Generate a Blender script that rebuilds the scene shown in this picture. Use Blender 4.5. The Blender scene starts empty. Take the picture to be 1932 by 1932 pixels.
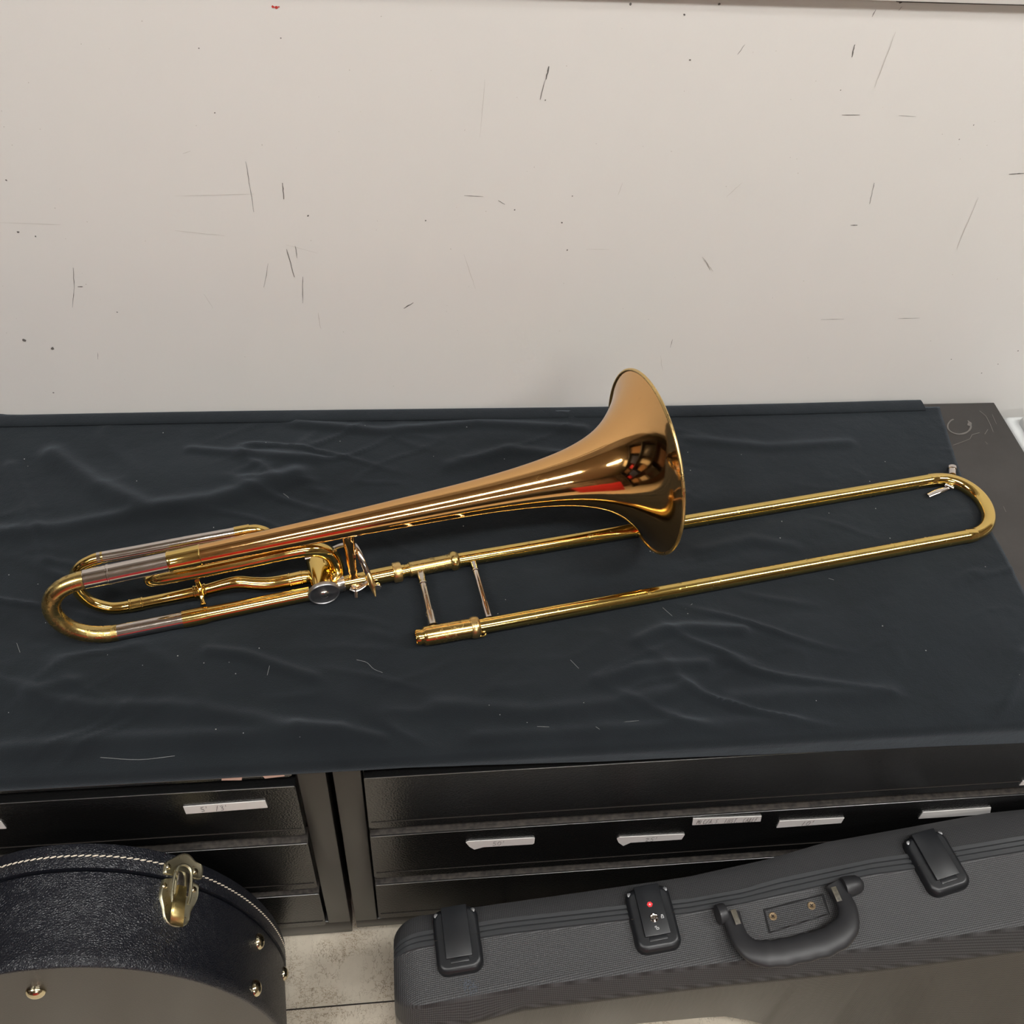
import bpy, bmesh, math, random
from mathutils import Vector, Matrix, noise
random.seed(7)
PI = math.pi
S = bpy.context.scene
COL = S.collection

# ------------------------------------------------------------------ camera
CAMZ = 1.425
FPX = 1866.8226
YAW, PIT, ROL = (math.radians(v) for v in (9.55870745, 48.57158279, 5.49005984))
_f = Vector((math.sin(YAW)*math.cos(PIT), math.cos(YAW)*math.cos(PIT), -math.sin(PIT)))
_r0 = Vector((math.cos(YAW), -math.sin(YAW), 0)); _u0 = _r0.cross(_f)
_r = math.cos(ROL)*_r0 + math.sin(ROL)*_u0
_u = -math.sin(ROL)*_r0 + math.cos(ROL)*_u0
cd = bpy.data.cameras.new('camera'); cd.sensor_width = 36; cd.lens = FPX/1932*36
cd.clip_start = 0.02; cd.clip_end = 50
cam = bpy.data.objects.new('camera', cd); COL.objects.link(cam)
cam.matrix_world = Matrix(((_r.x, _u.x, -_f.x, 0), (_r.y, _u.y, -_f.y, 0), (_r.z, _u.z, -_f.z, CAMZ), (0, 0, 0, 1)))
S.camera = cam

# ------------------------------------------------------------------ world, exposure
w = bpy.data.worlds.new('room_air'); S.world = w; w.use_nodes = True
w.node_tree.nodes['Background'].inputs[0].default_value = (0.9, 0.93, 1.0, 1)
w.node_tree.nodes['Background'].inputs[1].default_value = 0.0
S.view_settings.view_transform = 'Standard'; S.view_settings.look = 'None'
S.view_settings.gamma = 1; S.view_settings.use_curve_mapping = False
S.view_settings.exposure = 1.52
LAMP = 16.0            # emission of the ceiling diffusers

# ------------------------------------------------------------------ measuring: where a sight line meets a real surface
C0 = Vector((0, 0, CAMZ))
def ray(x, y): return _f + (x-966)/FPX*_r - (y-966)/FPX*_u
def onz(x, y, z): d = ray(x, y); return C0 + d*((z-CAMZ)/d.z)
def ony(x, y, Y): d = ray(x, y); return C0 + d*(Y/d.y)
def onpl(x, y, P, n): d = ray(x, y); return C0 + d*((P-C0).dot(n)/d.dot(n))

# ------------------------------------------------------------------ materials
def nt(name):
    m = bpy.data.materials.new(name); m.use_nodes = True
    t = m.node_tree; b = t.nodes['Principled BSDF']
    return m, t, b
def setc(b, col, rough, metal=0.0, spec=None):
    b.inputs['Base Color'].default_value = (*col, 1); b.inputs['Roughness'].default_value = rough
    b.inputs['Metallic'].default_value = metal
    if spec is not None: b.inputs['Specular IOR Level'].default_value = spec
def tex(t, scale, detail=4, kind='ShaderNodeTexNoise', rough=.5, vec=None, stretch=None):
    n = t.nodes.new(kind)
    n.inputs['Scale'].default_value = scale
    if 'Detail' in n.inputs and kind == 'ShaderNodeTexNoise': n.inputs['Detail'].default_value = detail; n.inputs['Roughness'].default_value = rough
    c = t.nodes.new('ShaderNodeTexCoord'); src = c.outputs['Object']
    if stretch:
        mp = t.nodes.new('ShaderNodeMapping'); mp.inputs['Scale'].default_value = stretch
        t.links.new(src, mp.inputs['Vector']); src = mp.outputs['Vector']
    t.links.new(src, n.inputs['Vector'])
    return n
def ramp(t, src, stops):
    r = t.nodes.new('ShaderNodeValToRGB'); e = r.color_ramp.elements
    while len(e) < len(stops): e.new(.5)
    for k, (p, c) in enumerate(stops):
        e[k].position = p; e[k].color = (*c, 1) if len(c) == 3 else c
    t.links.new(src, r.inputs['Fac']); return r
def bump(t, b, src, strength, dist=.001, prev=None):
    n = t.nodes.new('ShaderNodeBump'); n.inputs['Strength'].default_value = strength; n.inputs['Distance'].default_value = dist
    t.links.new(src, n.inputs['Height'])
    if prev: t.links.new(prev.outputs[0], n.inputs['Normal'])
    t.links.new(n.outputs[0], b.inputs['Normal']); return n
def simple(name, col, rough, metal=0.0, spec=None, noise_scale=None, noise_amt=.15, bmp=None):
    m, t, b = nt(name); setc(b, col, rough, metal, spec)
    if noise_scale:
        n = tex(t, noise_scale)
        lo = tuple(max(0, c*(1-noise_amt)) for c in col); hi = tuple(min(1, c*(1+noise_amt)) for c in col)
        r = ramp(t, n.outputs['Fac'], [(.3, lo), (.7, hi)]); t.links.new(r.outputs[0], b.inputs['Base Color'])
        if bmp: bump(t, b, n.outputs['Fac'], bmp[0], bmp[1])
    return m
def metal(name, col, rough, wear=0.0, wearcol=None, scale=90, wr=.4):
    m, t, b = nt(name); setc(b, col, rough, 1.0)
    n = tex(t, scale, 6, rough=.65)
    if wear > 0:
        hi = 1-wear*.55
        mk = ramp(t, n.outputs['Fac'], [(hi-.42, (0, 0, 0)), (hi-.36, (1, 1, 1))]) if wear > .8 else ramp(t, n.outputs['Fac'], [(.64-.2*wear, (0, 0, 0)), (.68-.2*wear, (1, 1, 1))])
        mx = t.nodes.new('ShaderNodeMixRGB'); mx.inputs[1].default_value = (*col, 1); mx.inputs[2].default_value = (*wearcol, 1)
        t.links.new(mk.outputs[0], mx.inputs[0]); t.links.new(mx.outputs[0], b.inputs['Base Color'])
        ma = t.nodes.new('ShaderNodeMapRange'); ma.inputs[3].default_value = rough; ma.inputs[4].default_value = wr
        t.links.new(mk.outputs[0], ma.inputs[0]); t.links.new(ma.outputs[0], b.inputs['Roughness'])
    else:
        ma = t.nodes.new('ShaderNodeMapRange'); ma.inputs[1].default_value = .35; ma.inputs[2].default_value = .75
        ma.inputs[3].default_value = rough*.8; ma.inputs[4].default_value = rough*1.5
        t.links.new(n.outputs['Fac'], ma.inputs[0]); t.links.new(ma.outputs[0], b.inputs['Roughness'])
    return m

M = {}
M['bell'] = metal('rose_brass', (.84, .49, .20), .075)
M['brass'] = metal('yellow_brass', (.82, .59, .20), .10)
M['slide'] = metal('slide_brass', (.82, .61, .20), .10, .12, (.50, .36, .12), 130, .3)
M['worn'] = metal('worn_brass', (.70, .52, .20), .24, .55, (.42, .31, .12), 110, .42)
M['dull'] = metal('dull_brass', (.80, .55, .19), .19, .35, (.55, .38, .14), 170, .38)
M['nickel'] = metal('nickel_silver', (.72, .67, .63), .12)
M['nickel_worn'] = metal('worn_nickel', (.70, .66, .60), .20, .25, (.45, .36, .22), 150, .35)
M['steel'] = metal('grey_steel', (.40, .40, .41), .38)
M['oldbrass'] = metal('tarnished_brass_plate', (.66, .62, .44), .36, .15, (.35, .25, .12), 260, .5)
M['levbrass'] = metal('old_gold_lever', (.70, .56, .24), .34)
M['satin'] = metal('satin_brass', (.80, .57, .24), .30)
M['stud'] = metal('brass_stud', (.70, .62, .42), .16)

def cloth_mat():
    m, t, b = nt('black_cotton_cloth'); setc(b, (.010, .012, .015), .95, 0, .12)
    n = tex(t, 9, 5); r = ramp(t, n.outputs['Fac'], [(.3, (.0062, .0078, .0094)), (.7, (.0100, .0124, .0146))])
    t.links.new(r.outputs[0], b.inputs['Base Color'])
    b.inputs['Sheen Weight'].default_value = .16; b.inputs['Sheen Roughness'].default_value = .6
    b.inputs['Sheen Tint'].default_value = (.70, .80, .92, 1)
    f = tex(t, 900, 2); b1 = bump(t, b, f.outputs['Fac'], .6, .0008)
    g = tex(t, 26, 4); bump(t, b, g.outputs['Fac'], .30, .006, b1)
    return m
M['cloth'] = cloth_mat()

def wall_mat():
    m, t, b = nt('painted_wall'); setc(b, (.66, .62, .58), .75, 0, .3)
    n = tex(t, 3.1, 3); r = ramp(t, n.outputs['Fac'], [(.3, (.700, .682, .652)), (.7, (.715, .693, .664))])
    t.links.new(r.outputs[0], b.inputs['Base Color'])
    g = tex(t, 120, 4); bump(t, b, g.outputs['Fac'], .12, .001)
    return m
M['wall'] = wall_mat()
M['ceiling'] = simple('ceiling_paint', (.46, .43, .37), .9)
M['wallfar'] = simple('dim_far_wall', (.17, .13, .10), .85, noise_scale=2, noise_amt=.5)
M['upper'] = simple('dark_reflection_panel', (.14, .115, .09), .7, noise_scale=3, noise_amt=.4)
M['scuff'] = simple('grey_scuff', (.13, .12, .11), .8)
M['scuff_lt'] = simple('pale_scuff', (.50, .47, .43), .8)
M['scuff_red'] = simple('red_speck', (.5, .04, .03), .7)
M['gap'] = simple('dark_gap', (.02, .015, .012), .9)
def floor_mat():
    m, t, b = nt('vinyl_floor_tile'); setc(b, (.6, .55, .46), .5)
    n = tex(t, 14, 5); r = ramp(t, n.outputs['Fac'], [(.3, (.47, .41, .32)), (.7, (.66, .595, .48))])
    v = tex(t, 85, 3, rough=.75, stretch=(1, .5, 1)); rv = ramp(t, v.outputs['Fac'], [(.0, (1, 1, 1)), (.478, (1, 1, 1)), (.5, (.25, .18, .11)), (.522, (1, 1, 1)), (1, (1, 1, 1))])
    q = tex(t, 30, 3); rq = ramp(t, q.outputs['Fac'], [(.36, (0, 0, 0)), (.60, (.65, .65, .65))])
    mx = t.nodes.new('ShaderNodeMixRGB'); mx.blend_type = 'MULTIPLY'
    t.links.new(rq.outputs[0], mx.inputs[0]); t.links.new(r.outputs[0], mx.inputs[1]); t.links.new(rv.outputs[0], mx.inputs[2])
    v2 = tex(t, 120, 3, rough=.7, stretch=(.6, 1, 1)); rv2 = ramp(t, v2.outputs['Fac'], [(.0, (1, 1, 1)), (.47, (1, 1, 1)), (.5, (.45, .36, .26)), (.53, (1, 1, 1)), (1, (1, 1, 1))])
    q2 = tex(t, 17, 3); rq2 = ramp(t, q2.outputs['Fac'], [(.47, (0, 0, 0)), (.56, (.8, .8, .8))])
    m2 = t.nodes.new('ShaderNodeMixRGB'); m2.blend_type = 'MULTIPLY'
    t.links.new(rq2.outputs[0], m2.inputs[0]); t.links.new(mx.outputs[0], m2.inputs[1]); t.links.new(rv2.outputs[0], m2.inputs[2])
    t.links.new(m2.outputs[0], b.inputs['Base Color'])
    return m
M['floor'] = floor_mat()
def tabletop_mat():
    m, t, b = nt('dark_tabletop'); setc(b, (.035, .031, .029), .5)
    n = tex(t, 11, 6, rough=.65); r = ramp(t, n.outputs['Fac'], [(.3, (.025, .022, .0205)), (.7, (.040, .036, .034))])
    t.links.new(r.outputs[0], b.inputs['Base Color']); return m
M['top'] = tabletop_mat()
M['smear'] = simple('dusty_smear', (.13, .12, .11), .7)
def enamel_mat():
    m, t, b = nt('black_crinkle_enamel'); setc(b, (.006, .006, .006), .20, 0, .55)
    n = tex(t, 420, 3); bump(t, b, n.outputs['Fac'], .35, .0012)
    return m
M['enamel'] = enamel_mat()
M['frame'] = simple('satin_black_frame', (.012, .0105, .009), .30, 0, .52)
M['dust'] = simple('dusty_ledge', (.036, .030, .025), .8, noise_scale=160, noise_amt=.7)
M['edge'] = simple('bright_edge', (.20, .20, .20), .3, 1.0)
M['label'] = simple('label_paper', (.66, .64, .62), .6)
M['pinklabel'] = simple('pink_label_paper', (.60, .40, .33), .6)
M['ink'] = simple('pencil_ink', (.10, .09, .09), .7)
def vinyl_mat():
    m, t, b = nt('black_grained_vinyl'); setc(b, (.0085, .0095, .014), .38, 0, .5)
    v = t.nodes.new('ShaderNodeTexVoronoi'); v.inputs['Scale'].default_value = 430; v.feature = 'DISTANCE_TO_EDGE'
    c = t.nodes.new('ShaderNodeTexCoord'); nn = tex(t, 60, 2)
    ad = t.nodes.new('ShaderNodeVectorMath'); ad.operation = 'MULTIPLY_ADD'; ad.inputs[1].default_value = (.012, .012, .012)
    t.links.new(nn.outputs['Color'], ad.inputs[0]); t.links.new(c.outputs['Object'], ad.inputs[2]); t.links.new(ad.outputs[0], v.inputs['Vector'])
    bump(t, b, v.outputs['Distance'], .6, .0020); return m
M['vinyl'] = vinyl_mat()
M['vinylface'] = simple('smooth_black_vinyl', (.010, .0075, .006), .32, 0, .38, noise_scale=500, noise_amt=.1, bmp=(.15, .001))
M['thread'] = simple('cream_thread', (.72, .64, .52), .8)
def weave_mat(name, k, amt, base, rough):
    m, t, b = nt(name); setc(b, base, rough, 0, .5)
    c = t.nodes.new('ShaderNodeTexCoord'); s = t.nodes.new('ShaderNodeSeparateXYZ'); t.links.new(c.outputs['Object'], s.inputs[0])
    def mt(op, a, bb=None):
        n = t.nodes.new('ShaderNodeMath'); n.operation = op
        for i, v in enumerate((a, bb)):
            if v is None: continue
            if isinstance(v, (int, float)): n.inputs[i].default_value = v
            else: t.links.new(v, n.inputs[i])
        return n.outputs[0]
    yz = mt('SUBTRACT', s.outputs[1], s.outputs[2])
    u1 = mt('SINE', mt('MULTIPLY', mt('ADD', s.outputs[0], yz), k)); v1 = mt('SINE', mt('MULTIPLY', mt('SUBTRACT', s.outputs[0], yz), k))
    h = mt('MULTIPLY', u1, v1)
    r = ramp(t, mt('MULTIPLY_ADD', h, .5), [(0, tuple(x*(1-amt) for x in base)), (1, tuple(x*(1+amt) for x in base))])
    h.node.name = 'h'
    ad = mt('ADD', mt('MULTIPLY', h, .5), .5); t.links.new(ad, r.inputs['Fac'])
    t.links.new(r.outputs[0], b.inputs['Base Color']); bump(t, b, ad, .5, .0006)
    return m
M['abs'] = weave_mat('textured_black_plastic', PI/.0021, .85, (.036, .036, .0375), .50)
M['absface'] = weave_mat('fine_black_plastic', PI/.0022, .15, (.012, .011, .010), .30)
M['absface'].node_tree.nodes['Principled BSDF'].inputs['Specular IOR Level'].default_value = .42
M['abs'].node_tree.nodes['Principled BSDF'].inputs['Specular IOR Level'].default_value = .42
M['rib'] = simple('grey_ribbed_trim', (.040, .042, .045), .28, 0, .6)
M['plastic'] = simple('black_plastic', (.010, .011, .013), .38)
M['handle'] = simple('soft_black_plastic', (.022, .022, .024), .45)
M['screw'] = simple('rusty_screw', (.20, .14, .075), .5, .3, noise_scale=500, noise_amt=.4)
M['inset'] = simple('dirty_grey_inset', (.09, .08, .06), .5, noise_scale=200, noise_amt=.5)
M['red'] = simple('red_paint', (.75, .03, .04), .5)
M['white'] = simple('white_paint', (.8, .8, .8), .5)
M['bin'] = simple('white_plastic_bin', (.62, .64, .64), .45, noise_scale=30, noise_amt=.06)
M['foot'] = simple('dark_rubber', (.02, .018, .016), .7)
def emit(name, col, s):
    m, t, b = nt(name); setc(b, (.8, .8, .8), .5)
    b.inputs['Emission Color'].default_value = (*col, 1); b.inputs['Emission Strength'].default_value = s; return m
M['lamp'] = emit('lit_diffuser', (1.0, .99, .965), LAMP)

# ------------------------------------------------------------------ object helpers
def tag(o, label=None, cat=None, group=None, kind=None):
    for k, v in (('label', label), ('category', cat), ('group', group), ('kind', kind)):
        if v: o[k] = v
    return o
def thing(name, loc, label, cat, group=None):
    o = bpy.data.objects.new(name, None); COL.objects.link(o); o.location = loc; o.empty_display_size = .05
    return tag(o, label, cat, group)
def wloc(o):
    v = Vector((0, 0, 0))
    while o: v = v + Vector(o.location); o = o.parent
    return v
def obj(name, bm, mats, parent=None, smooth=True, ang=38, origin=None):
    if not isinstance(mats, (list, tuple)): mats = [mats]
    off = Vector((0, 0, 0))
    if parent: off = wloc(parent)
    elif origin is not None: off = Vector(origin)
    bmesh.ops.translate(bm, verts=bm.verts, vec=-off)
    bmesh.ops.recalc_face_normals(bm, faces=bm.faces)
    me = bpy.data.meshes.new(name)
    for f in bm.faces: f.smooth = smooth
    bm.to_mesh(me); bm.free()
    for m in mats: me.materials.append(M[m])
    if smooth: me.set_sharp_from_angle(angle=math.radians(ang))
    o = bpy.data.objects.new(name, me); COL.objects.link(o)
    if parent: o.parent = parent
    elif origin is not None: o.location = off
    return o
def NB(): return bmesh.new()
def add_faces(bm, vs, fs, mi=0):
    v = [bm.verts.new(p) for p in vs]
    for f in fs:
        try: q = bm.faces.new([v[i] for i in f]); q.material_index = mi
        except ValueError: pass
    return v
def box(bm, lo, hi, mi=0, bev=0, mat=None, seg=2):
    b2 = bmesh.new(); bmesh.ops.create_cube(b2, size=1)
    lo = Vector(lo); hi = Vector(hi)
    for v in b2.verts: v.co = Vector(((lo[i]+hi[i])/2 + v.co[i]*(hi[i]-lo[i]) for i in range(3)))
    if bev: bmesh.ops.bevel(b2, geom=list(b2.edges), offset=bev, segments=seg, affect='EDGES', profile=.5)
    if mat is not None: bmesh.ops.transform(b2, matrix=mat, verts=b2.verts)
    b2.verts.index_update()
    add_faces(bm, [v.co.copy() for v in b2.verts], [[v.index for v in f.verts] for f in b2.faces], mi); b2.free()
def frame(axis, up=Vector((0, 0, 1))):
    a = axis.normalized()
    if abs(a.dot(up)) > .95: up = Vector((1, 0, 0)) if abs(a.x) < .9 else Vector((0, 1, 0))
    x = up.cross(a).normalized(); y = a.cross(x); return x, y, a
def lathe(bm, P, axis, prof, seg=32, mi=0, caps=True):
    """prof: (distance along axis, radius)"""
    x, y, a = frame(Vector(axis)); P = Vector(P); rings = []
    for t, r in prof:
        rings.append([bm.verts.new(P + a*t + (x*math.cos(2*PI*k/seg) + y*math.sin(2*PI*k/seg))*r) for k in range(seg)])
    for A, B in zip(rings, rings[1:]):
        for k in range(seg):
            f = bm.faces.new((A[k], A[(k+1) % seg], B[(k+1) % seg], B[k])); f.material_index = mi
    if caps:
        for R in (rings[0], rings[-1]):
            f = bm.faces.new(R); f.material_index = mi
    return rings
def rod(bm, A, B, r, seg=20, mi=0, r2=None):
    A = Vector(A); B = Vector(B); lathe(bm, A, B-A, [(0, r), ((B-A).length, r2 if r2 else r)], seg, mi)
def catmull(P, n=10):
    P = [Vector(p) for p in P]; Q = [P[0]*2-P[1]] + P + [P[-1]*2-P[-2]]; out = []
    for i in range(1, len(Q)-2):
        p0, p1, p2, p3 = Q[i-1:i+3]
        for k in range(n):
            t = k/n
            out.append(.5*((2*p1) + (p2-p0)*t + (2*p0-5*p1+4*p2-p3)*t*t + (3*p1-p0-3*p2+p3)*t**3))
    out.append(P[-1]); return out
def lerpl(L, t):
    if len(L) == 1: return L[0]
    s = t*(len(L)-1); i = min(int(s), len(L)-2); return L[i]*(1-(s-i)) + L[i+1]*(s-i)
def sweep(bm, pts, rad, seg=20, mi=0, caps=True, flat=None, up=None):
    """tube along pts; rad number or list; flat = (a,b) scales of the two section axes"""
    pts = [Vector(p) for p in pts]; n = len(pts)
    T = [(pts[min(i+1, n-1)]-pts[max(i-1, 0)]).normalized() for i in range(n)]
    x, y, _ = frame(T[0], up or Vector((0, 0, 1))); rings = []
    for i in range(n):
        if up is not None: x, y, _ = frame(T[i], up)
        else:
            x = (x - T[i]*x.dot(T[i])).normalized(); y = T[i].cross(x)
        r = rad if isinstance(rad, (int, float)) else lerpl(rad, i/(n-1))
        a, b = flat or (1, 1)
        rings.append([bm.verts.new(pts[i] + (x*a*math.cos(2*PI*k/seg) + y*b*math.sin(2*PI*k/seg))*r) for k in range(seg)])
    for A, B in zip(rings, rings[1:]):
        for k in range(seg):
            f = bm.faces.new((A[k], A[(k+1) % seg], B[(k+1) % seg], B[k])); f.material_index = mi
    if caps:
        for R in (rings[0], rings[-1]): bm.faces.new(R).material_index = mi
def dome(bm, P, n, r, h, seg=24, mi=0):
    prof = [(-.0015, r*.9), (0, r)] + [(h*math.sin(a*PI/2/6), r*math.cos(a*PI/2/6)+1e-5) for a in range(1, 7)]
    lathe(bm, P, n, prof, seg, mi)
def interp(L, x):
    if x <= L[0][0]: return L[0][1]
    for (a, u), (b, v) in zip(L, L[1:]):
        if x <= b: return u + (v-u)*(x-a)/(b-a)
    return L[-1][1]
def sinterp(L, x):
    """smooth (monotone-ish cubic) interpolation"""
    if x <= L[0][0]: return L[0][1]
    if x >= L[-1][0]: return L[-1][1]
    for i in range(len(L)-1):
        if x <= L[i+1][0]:
            (a, u), (b, v) = L[i], L[i+1]; h = b-a
            d = (v-u)/h
            d0 = ((v-u)/h + (u-L[i-1][1])/(a-L[i-1][0]))/2 if i > 0 else d
            d1 = ((v-u)/h + (L[i+2][1]-v)/(L[i+2][0]-b))/2 if i < len(L)-2 else d
            t = (x-a)/h
            return (2*t**3-3*t*t+1)*u + (t**3-2*t*t+t)*h*d0 + (3*t*t-2*t**3)*v + (t**3-t*t)*h*d1

# ================================================================== ROOM
WY = .999; ZT = .498          # wall plane, table top height
RX0, RX1, RY0, H = -3.0, 3.6, -3.6, 2.75
bm = NB(); box(bm, (RX0, RY0, -.05), (RX1, WY+.1, 0)); fl = obj('floor', bm, 'floor', smooth=False); tag(fl, kind='structure')
bm = NB()                      # thin dark joints between tiles
TS = .457; ya = onz(620, 1899, 0).y
for k in range(-3, 9):
    y0 = ya - TS*k
    if RY0 < y0 < WY: box(bm, (RX0, y0-.0009, 0), (RX1, y0+.0009, .0004))
for k in range(-8, 8):
    x0 = .13+TS*k
    if RX0 < x0 < RX1 and x0 < 3: box(bm, (x0-.0009, RY0, 0), (x0+.0009, WY, .0004))
jt = obj('tile_joint', bm, 'gap', fl, smooth=False)
bm = NB()
WT = onpl(1800, 1, Vector((0, WY, 0)), Vector((0, 1, 0))).z
box(bm, (RX0, WY, 0), (RX1, WY+.1, H)); wb = obj('wall_back', bm, 'wall', smooth=False); tag(wb, kind='structure')
bm = NB()
pA = ony(1690, .5, WY); pB = ony(1932, 4.0, WY)
# dark slot and ledge where the painted board ends
box(bm, (pA.x, WY-.003, pA.z-.0005), (RX1, WY+.001, pA.z+.003), 0)
box(bm, (pA.x-.6, WY-.012, pA.z+.003), (RX1, WY+.001, pA.z+.06), 1, bev=.002)
tr = obj('trim_1', bm, ['gap', 'wall']); tag(tr, kind='structure')
bm = NB(); box(bm, (RX0, WY-.006, pA.z+.062), (RX1, WY+.001, H-.001)); tag(obj('reflection_panel', bm, 'upper', smooth=False), kind='structure')  # unseen dark panel, added to darken what the bell reflects
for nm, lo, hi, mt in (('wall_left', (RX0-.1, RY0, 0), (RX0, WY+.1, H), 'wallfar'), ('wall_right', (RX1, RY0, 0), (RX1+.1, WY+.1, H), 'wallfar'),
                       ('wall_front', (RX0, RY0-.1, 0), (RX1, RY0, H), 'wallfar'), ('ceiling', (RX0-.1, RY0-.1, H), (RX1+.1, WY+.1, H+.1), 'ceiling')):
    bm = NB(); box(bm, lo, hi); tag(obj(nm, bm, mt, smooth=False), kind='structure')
LIGHTS = [(-1.6, -.55), (.45, -.40), (2.1, .05), (.9, -2.6)]
for i, (x, y) in enumerate(LIGHTS):
    t = thing('ceiling_light', (x, y, H-.06), ['long fluorescent ceiling light on the left of the room', 'long fluorescent ceiling light over the table, seen as the white streak along the bell',
              'fluorescent ceiling light close to the right wall', 'fluorescent ceiling light at the rear behind the photographer'][i], 'ceiling light', 'fluorescent lights on the ceiling')
    bm = NB(); box(bm, (x-.62, y-.13, H-.05), (x+.62, y+.13, H-.001), bev=.004); obj('housing', bm, 'white', t)
    bm = NB(); box(bm, (x-.60, y-.105, H-.065), (x+.60, y+.105, H-.048), bev=.005); obj('diffuser', bm, 'lamp', t)

# marks on the wall, traced on the wall itself
def wall_ribbon(bm, pts, w0, mi=0):
    P = [ony(x, y, WY-.0004) for x, y in pts]; n = len(P); L = []
    for i in range(n):
        d = (P[min(i+1, n-1)]-P[max(i-1, 0)]); d = Vector((d.x, 0, d.z)).normalized(); s = Vector((-d.z, 0, d.x))
        ww = w0*(.35 + .65*math.sin(PI*(i+.5)/n))*random.uniform(.7, 1.3)
        L.append((P[i]-s*ww/2, P[i]+s*ww/2))
    for (a, b), (c, d) in zip(L, L[1:]):
        add_faces(bm, [a, b, d, c], [(0, 1, 2, 3)], mi)
def dens(p0, p1, n=6, jit=.6):
    return [(p0[0]+(p1[0]-p0[0])*k/n + random.uniform(-jit, jit), p0[1]+(p1[1]-p0[1])*k/n) for k in range(n+1)]
bm = NB()
dark = [((533, 345), (536, 376), 2.6), ((541, 470), (555, 523), 2.0), ((557, 464), (561, 487), 1.3), ((571, 522), (571, 572), 1.3), ((464, 305), (471, 352), 1.0),
        ((470, 345), (479, 400), 1.1), ((1036, 125), (1030, 150), 3.0), ((1029, 150), (1019, 188), 1.6), ((138, 505), (140, 545), 1.2), ((140, 545), (137, 580), .9),
        ((506, 497), (498, 542), .8), ((1613, 84), (1607, 108), 2.4), ((1650, 345), (1645, 362), 1.3), ((1646, 362), (1640, 385), 1.2), ((1903, 329), (1932, 327), 2.2),
        ((1405, 84), (1392, 103), .9), ((762, 582), (780, 571), 2.6), ((876, 369), (912, 371), 1.2), ((940, 378), (953, 386), 1.4), ((1340, 510), (1330, 490), .8), ((1269, 640), (1264, 656), 1.1),
        ((147, 541), (157, 541), 2.0), ((1605, 425), (1618, 425), 2.2), ((1696, 20), (1702, 12), 1.0), ((1549, 603), (1592, 602), .9), ((1694, 601), (1735, 600), .9),
        ((1696, 218), (1728, 220), .9), ((1588, 217), (1622, 217), 1.2), ((184, 665), (185, 678), .9), ((1645, 32), (1653, 18), 1.4)]
for a, b, wpx in dark: wall_ribbon(bm, dens(a, b), wpx/1000*.50, 0)
light = [((0, 420), (115, 424), 1.2), ((875, 480), (897, 545), .9), ((905, 260), (915, 150), .8), ((1690, 60), (1650, 165), 1.6), ((1846, 372), (1805, 470), 1.6), ((330, 435), (425, 445), .9),
         ((385, 555), (402, 582), 1.0), ((1325, 485), (1345, 512), 2.4), ((1166, 368), (1175, 345), .9), ((1370, 372), (1400, 345), 1.0), ((330, 370), (480, 366), .8), ((600, 590), (605, 620), 1.6),
         ((1250, 700), (1246, 670), .8), ((540, 462), (600, 478), .7), ((345, 290), (360, 285), .9), ((1105, 470), (1150, 471), .7)]
for a, b, wpx in light: wall_ribbon(bm, dens(a, b, 8), wpx/1000*.45, 1)
def speck(bm, x, y, r, mi=0):
    P = ony(x, y, WY-.0005); k = 7
    add_faces(bm, [P + Vector((math.cos(2*PI*i/k)*r*random.uniform(.6, 1.3), 0, math.sin(2*PI*i/k)*r*random.uniform(.6, 1.3))) for i in range(k)], [list(range(k))], mi)
for x, y, r in [(45, 642, .0022), (99, 657, .0022), (221, 589, .001), (405, 213, .0008), (1302, 113, .0011), (12, 340, .001), (101, 741, .0011), (581, 407, .0012), (1029, 189, .0008),
                (803, 416, .001), (1291, 28, .0011), (1357, 8, .0013), (1080, 370, .0009), (971, 396, .001), (1586, 170, .0007), (1837, 236, .0008), (1810, 263, .0007), (375, 91, .0007),
                (1795, 678, .0009), (1883, 687, .0009), (1921, 662, .0012), (1852, 704, .0008), (34, 438, .0016), (67, 446, .001), (530, 72, .0008), (1189, 8, .0014), (1829, 3, .0013), (1700, 1, .003), (1070, 472, .001), (1060, 420, .001)]:
    speck(bm, x, y, r)
for k in range(90): speck(bm, random.uniform(0, 1932), random.uniform(20, 740), random.uniform(.0003, .0007), 1)
for x, y, r in [(515, 13, .0014), (521, 14, .0016), (526, 13, .0009)]: speck(bm, x, y, r, 2)
sc = obj('scuff_mark', bm, ['scuff', 'scuff_lt', 'scuff_red'], wb, smooth=False); tag(sc, kind='stuff')

# ================================================================== CABINETS AND TOP
YC = .475                      # front plane of the drawers
TX1 = onz(1873.7, 755.6, ZT).x # right end of the table
YB = .990
bm = NB(); box(bm, (-1.15, YC+.007, ZT-.010), (TX1, YB, ZT), bev=.0015)
topo = obj('worktop', bm, 'top', origin=(0, .7, ZT-.010)); tag(topo, 'dark brown worktop slab showing bare at the right of the black cloth', 'worktop')
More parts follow.
